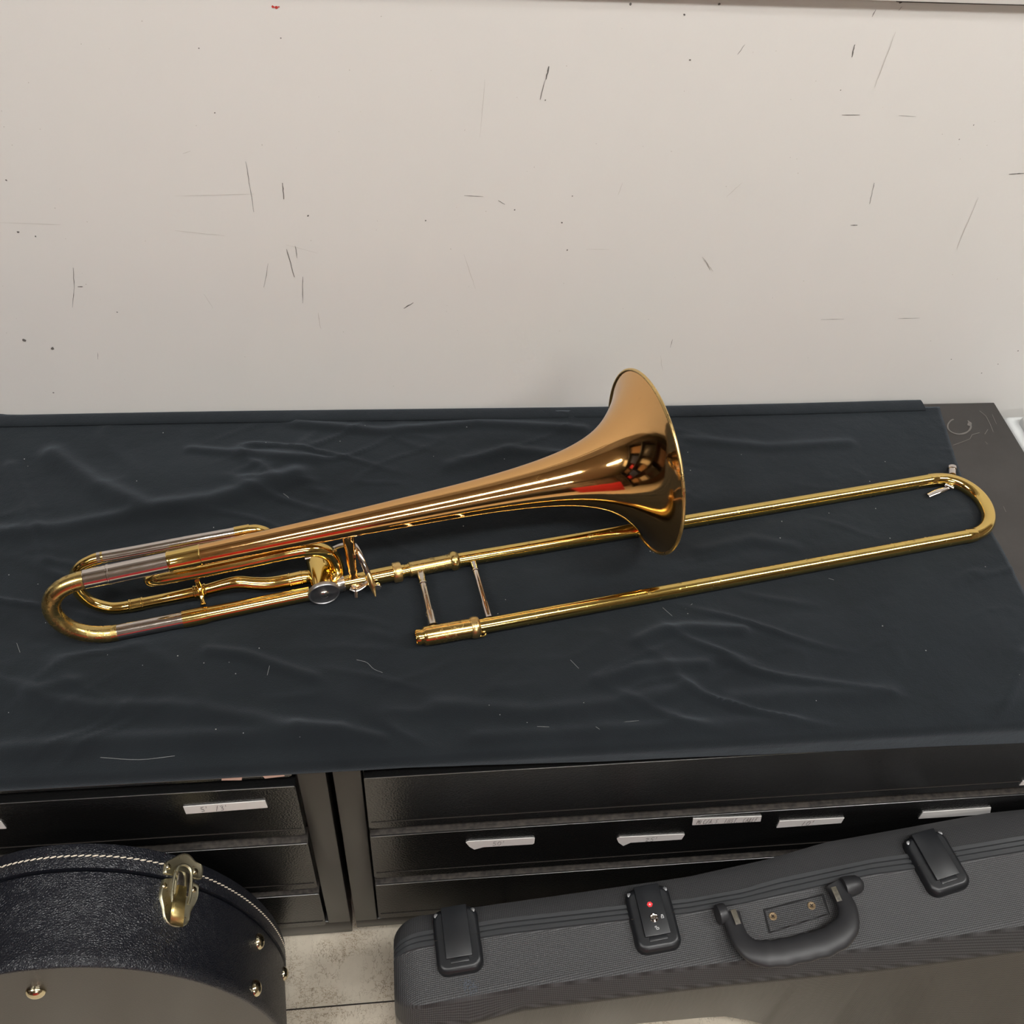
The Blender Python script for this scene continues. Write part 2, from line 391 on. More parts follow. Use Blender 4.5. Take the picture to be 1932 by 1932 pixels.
# smears on the bare corner of the top
bm = NB()
def top_ribbon(bm, pts, w0, z=ZT+.0004, mi=0):
    P = [onz(x, y, z) for x, y in pts]; n = len(P); L = []
    for i in range(n):
        d = (P[min(i+1, n-1)]-P[max(i-1, 0)]).normalized(); s = Vector((-d.y, d.x, 0))
        L.append((P[i]-s*w0/2*random.uniform(.6, 1.3), P[i]+s*w0/2*random.uniform(.6, 1.3)))
    for (a, b), (c, d) in zip(L, L[1:]): add_faces(bm, [a, b, d, c], [(0, 1, 2, 3)], mi)
top_ribbon(bm, [(1788+22*math.cos(a)+22, 804+0+15*math.sin(a)) for a in [x*PI/12 for x in range(-3, 17)]], .0022)
for L in ([(1798, 840), (1815, 834), (1830, 828), (1834, 820), (1848, 816)], [(1858, 819), (1864, 810)], [(1848, 775), (1860, 785), (1868, 800), (1874, 815)], [(1872, 782), (1880, 800)], [(1893, 955), (1898, 966)], [(1859, 833), (1863, 838)]):
    top_ribbon(bm, L, .0009)
add_faces(bm, [onz(x, y, ZT+.0005) for x, y in ((1826, 797), (1832, 796), (1834, 800), (1830, 804), (1825, 802))], [(0, 1, 2, 3, 4)])
tag(obj('dust_smear', bm, 'smear', topo, smooth=False), kind='stuff')

def zc(y, x=700): return ony(x, y, YC).z
def drawer(parent, x0, x1, z0, z1, nm='drawer'):
    bm = NB()
    r = .006; y0 = YC; y1 = YC+.020
    # front plate with rounded lower corners
    pts = [(x0, z1), (x1, z1)]
    for k in range(5): a = -k*PI/8; pts.append((x1-r+r*math.cos(a), z0+r+r*math.sin(a)))
    for k in range(5): a = -PI/2-k*PI/8; pts.append((x0+r+r*math.cos(a), z0+r+r*math.sin(a)))
    n = len(pts)
    F = [Vector((x, y0, z)) for x, z in pts]; B = [Vector((x, y1, z)) for x, z in pts]
    add_faces(bm, F+B, [list(range(n)), list(range(2*n-1, n-1, -1))] + [(i, (i+1) % n, n+(i+1) % n, n+i) for i in range(n)])
    for f in bm.faces:
        if f.calc_center_median().z > z1-1e-4 and z1 < .45: f.material_index = 1  # top drawer's ledge gets no dust, kept black for the shade there
    # pressed crease above the lower edge and the bright metallic line on the top edge
    box(bm, (x0+.003, y0-.0006, z0+.0165), (x1-.003, y0+.001, z0+.0172), 2)
    box(bm, (x0+.001, y0-.0006, z1-.0011), (x1-.001, y0+.0012, z1+.0003), 3, bev=.0003)
    return obj(nm, bm, ['enamel', 'dust', 'gap', 'edge'], parent, ang=30)
def cabinet(x0, x1, post_l, post_r, zb, drawers, label, dx0, dx1, ybot):
    t = thing('drawer_cabinet', ((x0+x1)/2, .72, zb), label, 'drawer cabinet')
    bm = NB(); zt = ZT-.0105
    d = .965
    box(bm, (x0+.002, YC+.022, zb), (x1-.002, d, zt))           # carcass behind the drawers
    if post_l: box(bm, (x0, YC, post_l[1]), (post_l[0], YC+.03, zt), bev=.001)
    if post_r: box(bm, (post_r[0], YC, post_r[1]), (x1, YC+.03, zt), bev=.001)
    box(bm, (x0, YC+.001, zb), (x1, YC+.03, ybot), bev=.0012)
    obj('body', bm, 'frame', t)
    D = [drawer(t, dx0, dx1, a, b) for a, b in drawers]
    return t, D
k = YC/.4
zr = lambda v: CAMZ + v*k
xr = lambda v: v*k
zL = lambda x, y: ony(x, y, YC).z
right_d = [(zr(-.9121), zr(-.8068)), (zr(-1.0354), zr(-.9304)), (zr(-1.1549), zr(-1.0545))]
cr, DR = cabinet(xr(-.0665), TX1-.004, (xr(-.0425), .05), (TX1-.03, .05), zr(-1.182), right_d,
                 'right-hand black metal drawer cabinet under the cloth, behind the long ribbed instrument case', xr(-.0404), TX1-.034, .0505)
left_d = [(zL(549, 1465.5), zL(549, 1465.5)+.120), (zL(579, 1574.6), zL(557, 1483)), (zL(601, 1675), zL(582, 1591)), (zL(619, 1745), zL(605, 1686))]
cl_, DL = cabinet(-1.12, xr(-.0722), None, (xr(-.0965), .05), zr(-1.1941), [left_d[1], left_d[2], left_d[3]],
                 'left-hand black metal drawer cabinet behind the arched leather-look case', -1.10, xr(-.1000), .052)
# top drawer of the left cabinet only shows its lower strip below the cloth
dtop = drawer(cl_, -1.10, xr(-.1000), left_d[0][0], ZT-.0125); DL.insert(0, dtop)
bm = NB(); lathe(bm, ony(606, 1771, YC+.02)-Vector((0, 0, 0)), (0, 0, 1), [(-.004, .007), (.02, .007)], 16)
bmesh.ops.translate(bm, verts=bm.verts, vec=(0, 0, -min(v.co.z for v in bm.verts)+.0005)); obj('foot', bm, 'foot', cl_)
for fx in (.05, TX1-.05):
    bm = NB(); lathe(bm, (fx, YC+.05, .0005), (0, 0, 1), [(0, .012), (zr(-1.182), .012)], 16); obj('foot', bm, 'foot', cr)
for fx in (-1.05,):
    bm = NB(); lathe(bm, (fx, YC+.05, .0005), (0, 0, 1), [(0, .012), (zr(-1.1941), .012)], 16); obj('foot', bm, 'foot', cl_)

# strips of tape with hand lettering
GL = {'0': [[(0, .5), (.15, .95), (.4, 1), (.6, .7), (.55, .2), (.3, 0), (.08, .15), (0, .5)]], '1': [[(.35, 1), (.2, 0)]], '2': [[(0, .8), (.3, 1), (.5, .75), (.1, .1), (.6, .05)]],
      '3': [[(0, .9), (.4, 1), (.5, .75), (.2, .55), (.5, .4), (.4, .05), (0, .05)]], '5': [[(.6, 1), (.15, 1), (.1, .6), (.5, .5), (.5, .1), (0, .0)]], "'": [[(.2, 1.1), (.15, .75)]], '/': [[(.5, 1.05), (0, -.05)]],
      'M': [[(0, 0), (.1, 1), (.35, .4), (.6, 1), (.7, 0)]], 'I': [[(.2, 1), (.15, 0)]], 'C': [[(.6, .9), (.3, 1), (.05, .5), (.2, .05), (.55, .1)]], 'A': [[(0, 0), (.35, 1), (.6, 0)], [(.15, .4), (.5, .4)]],
      'S': [[(.5, .95), (.1, .85), (.15, .55), (.45, .45), (.4, .05), (0, .08)]], 'N': [[(0, 0), (.1, 1), (.5, 0), (.6, 1)]], 'T': [[(0, .95), (.65, 1)], [(.35, 1), (.3, 0)]], 'B': [[(.05, 0), (.1, 1), (.45, .85), (.1, .5), (.5, .25), (.05, 0)]],
      'L': [[(.1, 1), (.05, 0), (.5, 0)]], 'E': [[(.5, 1), (.1, .95), (.05, 0), (.5, .0)], [(.1, .5), (.4, .5)]], '.': [[(.1, 0), (.16, .08)]], ' ': []}
def tape(parent, corners, text='', tx=.25, h=.55, span=.25, mi=0, label=None, curl=None):
    """corners px: left-top, right-top, right-bottom, left-bottom, on the drawer front"""
    P = [ony(x, y, YC-.0012) for x, y in corners]
    for p in P: p.z = min(p.z, ZT-.009)
    bm = NB()
    ring = [ony(x, y, YC-.0012) for x, y in curl] if curl else list(P)
    n = len(ring); back = [p+Vector((0, .0009, 0)) for p in ring]
    add_faces(bm, ring+back, [list(range(n))] + [(i, (i+1) % n, n+(i+1) % n, n+i) for i in range(n)], 0)
    e1 = (P[1]-P[0]); e2 = (P[0]-P[3]); hh = e2.length
    up = Vector((0, 0, 1)); d1 = e1.normalized()
    x = tx*e1.length; step = span*e1.length/max(1, len(text))
    for ch in text:
        for st in GL[ch]:
            pts = [P[3] + d1*(x+a*step*1.15) + up*(hh*((1-h)/2) + b*hh*h) + Vector((0, -.0004, 0)) for a, b in st]
            sweep(bm, pts, .00022, 5, 1)
        x += step
    o = obj('label_strip', bm, ['pinklabel' if mi else 'label', 'ink'], parent, smooth=False)
    if label: o['label'] = label
tape(DL[1], [(345.5, 1522.5), (500, 1511), (505, 1524), (351, 1536)], "5' /3'", .2, .62, .36, label="white tape strip reading 5' /3'")
tape(DL[1], [(-60, 1553), (2, 1550), (12, 1563.5), (-60, 1568)])
tape(DL[0], [(417, 1464), (456, 1461.5), (456, 1472), (418, 1472.5)], mi=1, label='pinkish tape strip half under the cloth')
tape(DL[0], [(493, 1460), (533, 1457), (537, 1464.5), (500, 1469)], mi=1, label='pinkish tape strip half under the cloth')
tape(DR[1], [(885, 1588.5), (1008.5, 1581), (1008, 1592), (885, 1600)], "50'", .36, .6, .22, label="white tape strip reading 50'", curl=[(879, 1590), (884, 1588), (1007, 1581), (1009, 1582), (1008, 1591), (1005, 1593), (912, 1598.5), (895, 1603), (886, 1598)])
tape(DR[1], [(1170, 1581.5), (1291.5, 1574), (1288, 1584), (1170, 1593)], "25'", .38, .6, .22, label="white tape strip reading 25'", curl=[(1164, 1583), (1169, 1580), (1291, 1574), (1292, 1575), (1286, 1584), (1190, 1590), (1176, 1596), (1167, 1590)])
tape(DR[1], [(1308, 1545), (1437, 1540), (1435, 1550), (1306, 1557)], "MIC/A.S. INST. CABLE", .05, .62, .90, label='white tape strip reading MIC/A.S. INST. CABLE')
tape(DR[1], [(1471, 1549.5), (1593, 1543.5), (1587, 1553), (1465, 1562)], "10'", .36, .6, .22, label="white tape strip reading 10'")
tape(DR[1], [(1741, 1533), (1870, 1524), (1868, 1536), (1733, 1545)])
tape(DR[0], [(1930, 1474), (2010, 1466), (2010, 1476), (1923, 1482)])

# ================================================================== CLOTH
ZC = .4995
edge_px = [(1770, 764), (1784, 806), (1800, 858), (1815, 902), (1846, 962), (1880, 1022), (1932, 1120), (1990, 1230), (2030, 1330)]
ER = sorted([(onz(x, y, ZC).y, onz(x, y, ZC).x) for x, y in edge_px])
creases = [([(1205, 1210), (1240, 1193), (1300, 1186), (1400, 1192)], .0030, .007), ([(1130, 1285), (1200, 1262), (1330, 1255)], .0026, .007), ([(1380, 1320), (1560, 1312), (1680, 1308)], .0022, .010),
           ([(395, 1232), (460, 1238), (520, 1258), (590, 1282)], .0025, .006), ([(560, 1370), (640, 1378), (720, 1395)], .0022, .006), ([(100, 860), (180, 920), (280, 965), (400, 950), (560, 900)], .0045, .013),
           ([(360, 850), (480, 862), (600, 872)], .0020, .006), ([(0, 1010), (120, 1000), (250, 975)], .0030, .010), ([(60, 1320), (180, 1340), (330, 1338), (480, 1360), (560, 1380)], .0028, .009),
           ([(0, 1420), (200, 1400), (420, 1392), (640, 1385)], .0030, .010), ([(820, 1330), (1000, 1345), (1150, 1330), (1300, 1300)], .0022, .009), ([(1880, 1360), (1910, 1290), (1932, 1240)], .0030, .008),
           ([(700, 1195), (780, 1215), (800, 1240)], .0010, .006), ([(1320, 1040), (1420, 1020), (1500, 1035)], .0016, .008), ([(850, 880), (960, 850), (1080, 862)], .0022, .009), ([(20, 880), (70, 990), (90, 1060)], .002, .007),
           ([(1480, 1100), (1540, 1090), (1560, 1060)], .0012, .006), ([(560, 800), (720, 815), (900, 800), (1100, 812)], .0022, .007), ([(1300, 830), (1450, 845), (1600, 838)], .0018, .008), ([(150, 1290), (60, 1310), (0, 1300)], .002, .007),
           ([(900, 1395), (1100, 1385), (1300, 1372), (1500, 1368)], .0022, .008), ([(200, 1190), (330, 1260), (380, 1330)], .0012, .008)]
CRS = [([onz(x, y, ZC) for x, y in L], A, wd) for L, A, wd in creases]
def segd(p, a, b):
    ab = b-a; t = max(0, min(1, (p-a).dot(ab)/max(ab.dot(ab), 1e-9))); return (p-a-ab*t).length
KP = [onz(x, y, ZC) for x, y in ((100, 1165), (130, 1200), (600, 1130), (870, 1062), (1800, 905), (1865, 975), (1830, 1015), (790, 1205))]
KEEP = list(zip(KP, KP[1:])) + [(onz(1237, 1048, ZC), onz(1262, 1046, ZC)), (onz(250, 1150, ZC), onz(560, 1115, ZC))]
def cloth_h(x, y):
    h = 0.0; p = Vector((x, y, ZC))
    for L, A, wd in CRS:
        d = min(segd(p, a, b) for a, b in zip(L, L[1:]))
        if d < wd*3:
            h += 1.8*A*math.exp(-(d/wd)**2)
    v = Vector((x*3.2+y*2, y*8-x*2.0, 0)); h += .0060*max(0, noise.noise(v)+.15)
    v = Vector((x*5.5+3, y*16+x*5, 5)); r = 1-abs(noise.noise(v))*7; m_ = max(0, noise.noise(Vector((x*4, y*5, 11)))+.05)*2.2
    h += .0042*max(0, r)**2*m_
    v = Vector((x*9+3, y*21-x*9, 9)); r = 1-abs(noise.noise(v))*9; m_ = max(0, noise.noise(Vector((x*5, y*6, 31))))*2.2
    h += .0024*max(0, r)**2*m_
    dd = min(segd(p, a, b) for a, b in KEEP); f = max(0, min(1, (dd-.008)/.035)); f = f*f*(3-2*f)
    return h*(.12+.88*f)
botpx = [(-250, 1487), (0, 1477), (150, 1470), (300, 1461), (430, 1457), (560, 1453.5), (620, 1451), (760, 1447), (900, 1442), (1100, 1436), (1300, 1427.5), (1500, 1419), (1750, 1408), (1932, 1400), (2100, 1392)]
YF = YC-.0016
BOT = [(ony(x, y, YF).x, ony(x, y, YF).z) for x, y in botpx]
backpx = [(-300, 786), (0, 780.5), (180, 781), (250, 784.5), (300, 782.5), (355, 784.5), (420, 781), (600, 777.5), (900, 777), (1150, 776), (1400, 774), (1700, 768), (1775, 766)]
BACK = [(onz(x, y, ZC+.003).x, min(WY-.0015, onz(x, y, ZC+.003).y)) for x, y in backpx]
NX, NY = 300, 170
bm = NB(); grid = []
XL = -.80
for j in range(NY+1):
    row = []
    for i in range(NX+1):
        u = i/NX; v = j/NY
        if v < .88:
            s = v/.88
            xg = XL + u*(interp(ER, 1)-XL)
            yb = interp(BACK, xg); y = yb + (YC+.0065-yb)*s
            x = XL + u*(interp(ER, y)-XL)
            fr = max(0, min(1, (y-YC-.0065)/.02)); bk = min(1, s/.03)
            z = ZC + cloth_h(x, y)*fr + .0012*(1-bk)
            p = Vector((x, y, z))
        else:
            s = (v-.88)/.12
            x = XL + u*(interp(ER, YC)-XL); zb = interp(BOT, x)
            # roll over the front edge then hang
            L = .008; tot = L*PI/2 + max(.0015, (ZC-L)-zb); q = s*tot
            if q < L*PI/2:
                a = q/L; p = Vector((x, YC+.0065-L*math.sin(a)-.0003*math.sin(a), ZC-L+L*math.cos(a)))
            else:
                dz = q-L*PI/2; p = Vector((x, YC-.0018-.0012*abs(noise.noise(Vector((x*9, dz*20, 2))))*min(1, dz/.003), ZC-L-dz))
        row.append(bm.verts.new(p))
    grid.append(row)
for j in range(NY):
    for i in range(NX): bm.faces.new((grid[j][i], grid[j][i+1], grid[j+1][i+1], grid[j+1][i]))
clo = obj('cloth', bm, 'cloth', origin=(0, .7, ZC), ang=180)
tag(clo, 'black cotton cloth spread wrinkled over the worktop under the trombone', 'cloth')
md = clo.modifiers.new('thickness', 'SOLIDIFY'); md.thickness = .0008; md.offset = -1
# hem folded over along the wall
hp = [(-300, 784), (0, 781), (400, 780), (800, 776), (1200, 771), (1500, 765), (1700, 759.5), (1743, 758.5)]
bm = NB(); P = [onz(x, y+3, ZC+.006) for x, y in hp]
P = [Vector((p.x, min(p.y, WY-.0145), ZC+.0032)) for p in P]
sweep(bm, catmull(P, 6), [.0085], 14, flat=(1.3, .20), up=Vector((0, 0, 1)))
obj('folded_hem', bm, 'cloth', clo)
# a few loose threads and lint specks lying on the cloth
M['lint'] = simple('pale_lint', (.35, .36, .35), .9)
bm = NB()
for L in ([(673, 1247), (692, 1252), (705, 1264), (722, 1271)], [(857, 1441), (875, 1445), (893, 1438), (882, 1446)], [(1293, 1150), (1306, 1140)], [(1250, 1147), (1268, 1163)], [(505, 1278), (510, 1262)], [(33, 1216), (40, 1235)],
          [(1425, 1395), (1440, 1393)], [(1177, 1364), (1205, 1361)], [(1013, 1372), (1036, 1373)], [(1123, 1375), (1130, 1381)], [(535, 934), (545, 942), (543, 952)], [(1076, 1246), (1092, 1262)], [(837, 800), (841, 815)], [(1905, 1275), (1918, 1281)], [(1563, 1092), (1573, 1095)], [(1352, 1390), (1368, 1389)], [(1353, 1394), (1367, 1393)], [(1353, 1397), (1367, 1396)], [(190, 1430), (262, 1434), (330, 1427)]):
    P = [onz(x, y, ZC) for x, y in L]; P = [Vector((p.x, p.y, ZC+cloth_h(p.x, p.y)+.0008)) for p in P if p.y > YC+.01]
    if len(P) > 1: sweep(bm, catmull(P, 4) if len(P) > 2 else P, .00017, 5)
for k in range(70):
    p = onz(random.uniform(0, 1900), random.uniform(800, 1400), ZC)
    if p.x > interp(ER, p.y)-.02 or p.y < YC+.02: continue
    r = random.uniform(.0003, .0006); box(bm, (p.x-r, p.y-r, ZC+cloth_h(p.x, p.y)+.0003), (p.x+r, p.y+r, ZC+cloth_h(p.x, p.y)+.001))
ln = obj('lint', bm, 'lint', clo); tag(ln, kind='stuff')

# ================================================================== TROMBONE
TR = thing('trombone', (-.1, .68, ZC+.002), 'polished brass slide trombone with a rose-gold bell and thumb-valve loop, lying on the black cloth', 'trombone')
Cb = Vector((.2798, .779, CAMZ-.8146))                    # centre of the bell rim
AX = Vector((-.248-.2798, .670-.779, (.571+.020)-(CAMZ-.8146))).normalized()   # from the rim back along the stem
SD = Vector((math.cos(math.radians(9.9)), math.sin(math.radians(9.9)), 0))     # slide direction
# ---- bell
prof = [(0, .1075), (.004, .0985), (.009, .0895), (.016, .0795), (.025, .0690), (.036, .0585), (.049, .0493), (.060, .0438), (.0745, .0383), (.101, .0315), (.163, .0232), (.298, .0163), (.401, .0131), (.505, .0112)]
ts = [.505*(k/60)**1.9 for k in range(61)]
outer = [(t, sinterp(prof, t)) for t in ts]
bm = NB()
inner = [(t, sinterp(prof, t)-.0007) for t in reversed(ts)]
bead = [(.0002, .1087), (-.0006, .1093), (-.0016, .1092), (-.0022, .1084), (-.0020, .1075), (-.0008, .1070)]
lathe(bm, Cb, AX, list(reversed(outer)) + [(t, r) for t, r in bead] + inner[::-1], 128, caps=False)
bell = obj('bell', bm, 'bell', TR, ang=60); bell['label'] = 'rose-gold flared bell'
bm = NB()
x_, y_, a_ = frame(AX); rim = [Cb + AX*(-.0004) + (x_*math.cos(2*PI*k/96)+y_*math.sin(2*PI*k/96))*.1085 for k in range(97)]
sweep(bm, rim, .0019, 10, caps=False); obj('bell_rim', bm, 'satin', bell)
def bax(t, off=Vector((0, 0, 0))): return Cb + AX*t + off
def part(name, mat, fn, parent=TR, label=None, ang=38):
    bm = NB(); fn(bm); o = obj(name, bm, mat, parent, ang=ang)
    if label: o['label'] = label
    return o
# engraving on the bell: fine pale strokes on the metal surface
def engr(bm):
    for L in ([(1000, 900), (1002, 912), (1006, 903), (1008, 911)], [(1013, 898), (1015, 910)], [(1017, 897), (1012, 904), (1019, 908)], [(998, 905), (1010, 903)], [(1020, 914), (1021, 921)]):
        Q = []
        for x, y in L:
            d = ray(x, y)
            # march the sight line to the outside of the stem
            t = .95
            while t < 1.4:
                p = C0 + d*t; q = p-Cb; s = q.dot(AX); rr = (q-AX*s).length
                if rr < sinterp(prof, s)+.00005: break
                t += .0002
            Q.append(p)
        sweep(bm, Q, .00022, 5)
part('engraving', 'dull', engr, bell)
# ---- sleeves and ferrule on the stem
part('stem_ferrule', 'brass', lambda bm: lathe(bm, bax(.503), AX, [(0, .0112), (.0008, .0119), (.003, .0116), (.030, .0112), (.0325, .0116), (.034, .0108)], 40), bell)
t0 = .5365
sl_end = (Vector((-.327, .653, .574+.02))-Cb).dot(AX)
def slv(bm):
    lathe(bm, bax(t0), AX, [(0, .0104), (.0585, .0104), (.0590, .0108), (.0605, .0108), (.061, .0103), (sl_end-t0, .0103), (sl_end-t0+.0006, .0098)], 40)
part('tuning_sleeve', 'nickel', slv, TR, 'silver-coloured tuning slide sleeve on the bell stem')
# ---- main tuning crook: from the sleeve round to the lower leg
A1 = bax(sl_end)
ZL = ZC+.0017
lowA = onz(222, 1193, ZL+.0088+.0015); lowB = onz(345, 1168.5, ZL+.0088+.0015); lowC = onz(365, 1164.5, ZL+.0088+.0015); lowD = onz(584, 1119.5, ZL+.0088+.0015)
LD = (lowA-lowB).normalized()
def arc(P, dP, Q, dQ, n=28, k=None):
    """smooth U from P (leaving along dP) to Q (arriving against dQ)"""
    D = (Q-P).length; k = k or D*.66; out = []
    for i in range(n+1):
        t = i/n; b0 = P; b1 = P+dP*k; b2 = Q+dQ*k; b3 = Q
        out.append(b0*(1-t)**3 + b1*3*t*(1-t)**2 + b2*3*t*t*(1-t) + b3*t**3)
    return out
part('tuning_crook', 'worn', lambda bm: sweep(bm, arc(A1, AX, lowA, LD, 36, (A1-lowA).length*.78), [.0098, .0096, .0092, .0090, .0088], 28), TR, 'worn brass tuning slide bow')
part('lower_sleeve', 'nickel', lambda bm: lathe(bm, lowA, -LD, [(0, .0084), ((lowB-lowA).length*1.03, .0084)], 32), TR, 'silver-coloured lower leg of the tuning slide')
def lowleg(bm):
    d = (lowD-lowB); L = d.length
    lathe(bm, lowB, d, [(0, .0095), (.026, .0095), (.0262, .0090), (.028, .0090), (.0282, .0084), (L*.86, .0080), (L*.862, .0084), (L*.88, .0084), (L*.882, .0080), (L, .0080)], 32)
part('lower_leg', 'brass', lowleg)
# ---- thumb-valve loop, traced in planes parallel to the bell plane
NV = Vector((-math.sin(math.radians(11.0)), math.cos(math.radians(11.0)), 0))
P0 = bax(.45)
def pl(x, y, off): return onpl(x, y, P0 + NV*off, NV)
VC = onz(611, 1117, ZL+.0185+.0005)                     # centre of the valve cap
VB = VC + NV*.046
R1 = .0066
def back_tube(bm):
    P = [pl(184, 1053.5, .030), pl(260, 1040, .030), pl(360, 1021, .030), pl(443, 1006, .030)]
    sweep(bm, catmull(P, 4), .0066, 24)
part('valve_slide_tube', 'nickel', back_tube, TR, 'silver-coloured straight tube behind the bell stem')
part('valve_slide_bow', 'brass', lambda bm: sweep(bm, catmull([pl(196, 1051, .030), pl(175, 1057, .030), pl(152, 1070, .030), pl(141, 1090, .030), pl(149, 1116, .026), pl(172, 1136, .022), pl(204, 1146, .018), pl(228, 1146, .016), pl(250, 1142, .015)], 6), R1, 24))
def low_loop(bm):
    P = [pl(245, 1143, .015), pl(300, 1132, .014), pl(350, 1121.5, .012), pl(388, 1113, .011), pl(425, 1103, .010), pl(450, 1098.5, .009), pl(480, 1101, .007), pl(510, 1101, .005), pl(545, 1095, .004), pl(575, 1089, .004), pl(592, 1090, .004), pl(602, 1100, .002)]
    sweep(bm, catmull(P, 6), [.0066, .0066, .0066, .0066, .0070, .0074, .0078, .0081, .0082, .0082, .0080, .0075], 24)
part('valve_loop_tube', 'brass', low_loop)
def collar(x0, y0, x1, y1, off, r, nm='tube_collar'):
    def f(bm):
        a, b = pl(x0, y0, off), pl(x1, y1, off); L = (b-a).length
        lathe(bm, a, b-a, [(0, r), (.0006, r+.0005), (.0022, r+.0005), (.0026, r), (L-.0026, r), (L-.002, r+.0005), (L-.0006, r+.0005), (L, r)], 28)
    part(nm, 'brass', f)
collar(244, 1143.2, 272, 1137.7, .0148, .0072)
collar(366, 1118, 390, 1112.5, .0115, .0076)
collar(545, 1095.5, 571, 1090, .004, .0085)
# inner double tube under the stem
part('inner_loop_tube', 'brass', lambda bm: sweep(bm, catmull([pl(630, 1094, -.006), pl(636, 1076, .002), pl(629, 1053, .004), pl(612, 1040, .003), pl(585, 1036, .002), pl(550, 1041, .002), pl(500, 1052, .002), pl(440, 1065, .002), pl(370, 1079, .003), pl(310, 1090, .004), pl(288, 1094, .008), pl(282, 1092, .014)], 7), [.0086, .0086, .0086, .0085, .0083, .0080, .0076, .0073, .0072, .0072, .0070, .0068], 24))
part('inner_return_tube', 'brass', lambda bm: sweep(bm, catmull([pl(282, 1092, .014), pl(292, 1094, .020), pl(320, 1090, .023), pl(380, 1077, .024), pl(440, 1065, .024), pl(490, 1055, .025), pl(514, 1043, .027), pl(520, 1026, .030), pl(508, 1008, .031), pl(485, 1000, .030), pl(462, 1002.5, .030), pl(440, 1006.5, .030)], 7), .0062, 24))
part('tube_collar', 'brass', lambda bm: lathe(bm, pl(443, 1006, .030), pl(470, 1001, .030)-pl(443, 1006, .030), [(0, .0072), (.0163, .0072)], 28))
def tbrace(bm):
    a = pl(372, 1096, .008); b = pl(377, 1108, .010); c = lowB + (lowD-lowB)*.10
    c = onz(384, 1141, ZL+.016)
    rod(bm, a, b, .0028, 12); d = c-b; L = d.length
    lathe(bm, b, d, [(0, .0034), (L*.3, .0022), (L*.45, .0030), (L*.55, .0030), (L*.7, .0022), (L, .0034)], 16)
part('tube_brace', 'brass', tbrace)
# rotary valve
def vbody(bm):
    lathe(bm, VC+NV*.003, NV, [(0, .0128), (.043, .0128), (.0435, .0120), (.047, .0115)], 40)
vb = part('rotary_valve', 'brass', vbody)
def vcap(bm):
    lathe(bm, VC-NV*.004, NV, [(.0010, .0150), (.0008, .0158), (0, .0164), (.0002, .0172), (.0010, .0178), (.0048, .0180), (.0056, .0172), (.0060, .0140)], 56)
cp = part('valve_cap', 'steel', vcap, vb, 'round grey steel valve cap')
part('cap_boss', 'nickel_worn', lambda bm: lathe(bm, VC-NV*.0058, NV, [(0, .0020), (.0006, .0044), (.0018, .0056), (.0034, .0060)], 32), vb)
part('valve_stem', 'nickel', lambda bm: (lathe(bm, VB, NV, [(0, .007), (.003, .007), (.0032, .003), (.008, .003)], 20), rod(bm, VB+NV*.006+Vector((-.022, 0, .010)), VB+NV*.006+Vector((.006, 0, .002)), .0028, 12)), vb)
# gooseneck to the slide receiver
ZS = ZC+.0142
def S_at(x, y): return onz(x, y, ZS)
g0 = S_at(628, 1104); g1 = S_at(745, 1080.5)
SDir = (S_at(858, 1057.5)-S_at(640, 1101.5)).normalized()
g0 = S_at(640, 1101.5)
gl = (S_at(748, 0) if False else (g1-g0)).dot(SDir)
part('receiver_tube', 'brass', lambda bm: lathe(bm, g0-SDir*.008, SDir, [(0, .0082), (.018, .0082), (.0184, .0086), (.030, .0086), (gl-.012, .0092), (gl+.008, .0092)], 32))
part('receiver_ferrule', 'nickel_worn', lambda bm: lathe(bm, g0-SDir*.003, SDir, [(0, .0089), (.0008, .0096), (.008, .0096), (.009, .0089)], 32))
tring = (S_at(741, 1081)-g0).dot(SDir)
part('receiver_nut', 'satin', lambda bm: lathe(bm, g0+SDir*tring, SDir, [(0, .0095), (.0005, .0112), (.0015, .0118), (.0085, .0118), (.0098, .0112), (.0102, .0095)], 36), TR, 'dull brass knurled ring')
# brace from stem to gooseneck
bA = pl(656, 1003, 0); bA = bax((bA-Cb).dot(AX))
bB = S_at(668, 1096) + Vector((0, 0, .004))
bd = bB-bA; bl = bd.length
part('bell_brace', 'bell', lambda bm: lathe(bm, bA, bd, [(0, .0062), (.010, .0062), (.012, .0067), (bl*.38, .0067), (bl*.40, .0062), (bl*.70, .0056), (bl*.78, .0046), (bl*.84, .0056), (bl*.90, .0040), (bl*.95, .0052), (bl, .0046)], 24))
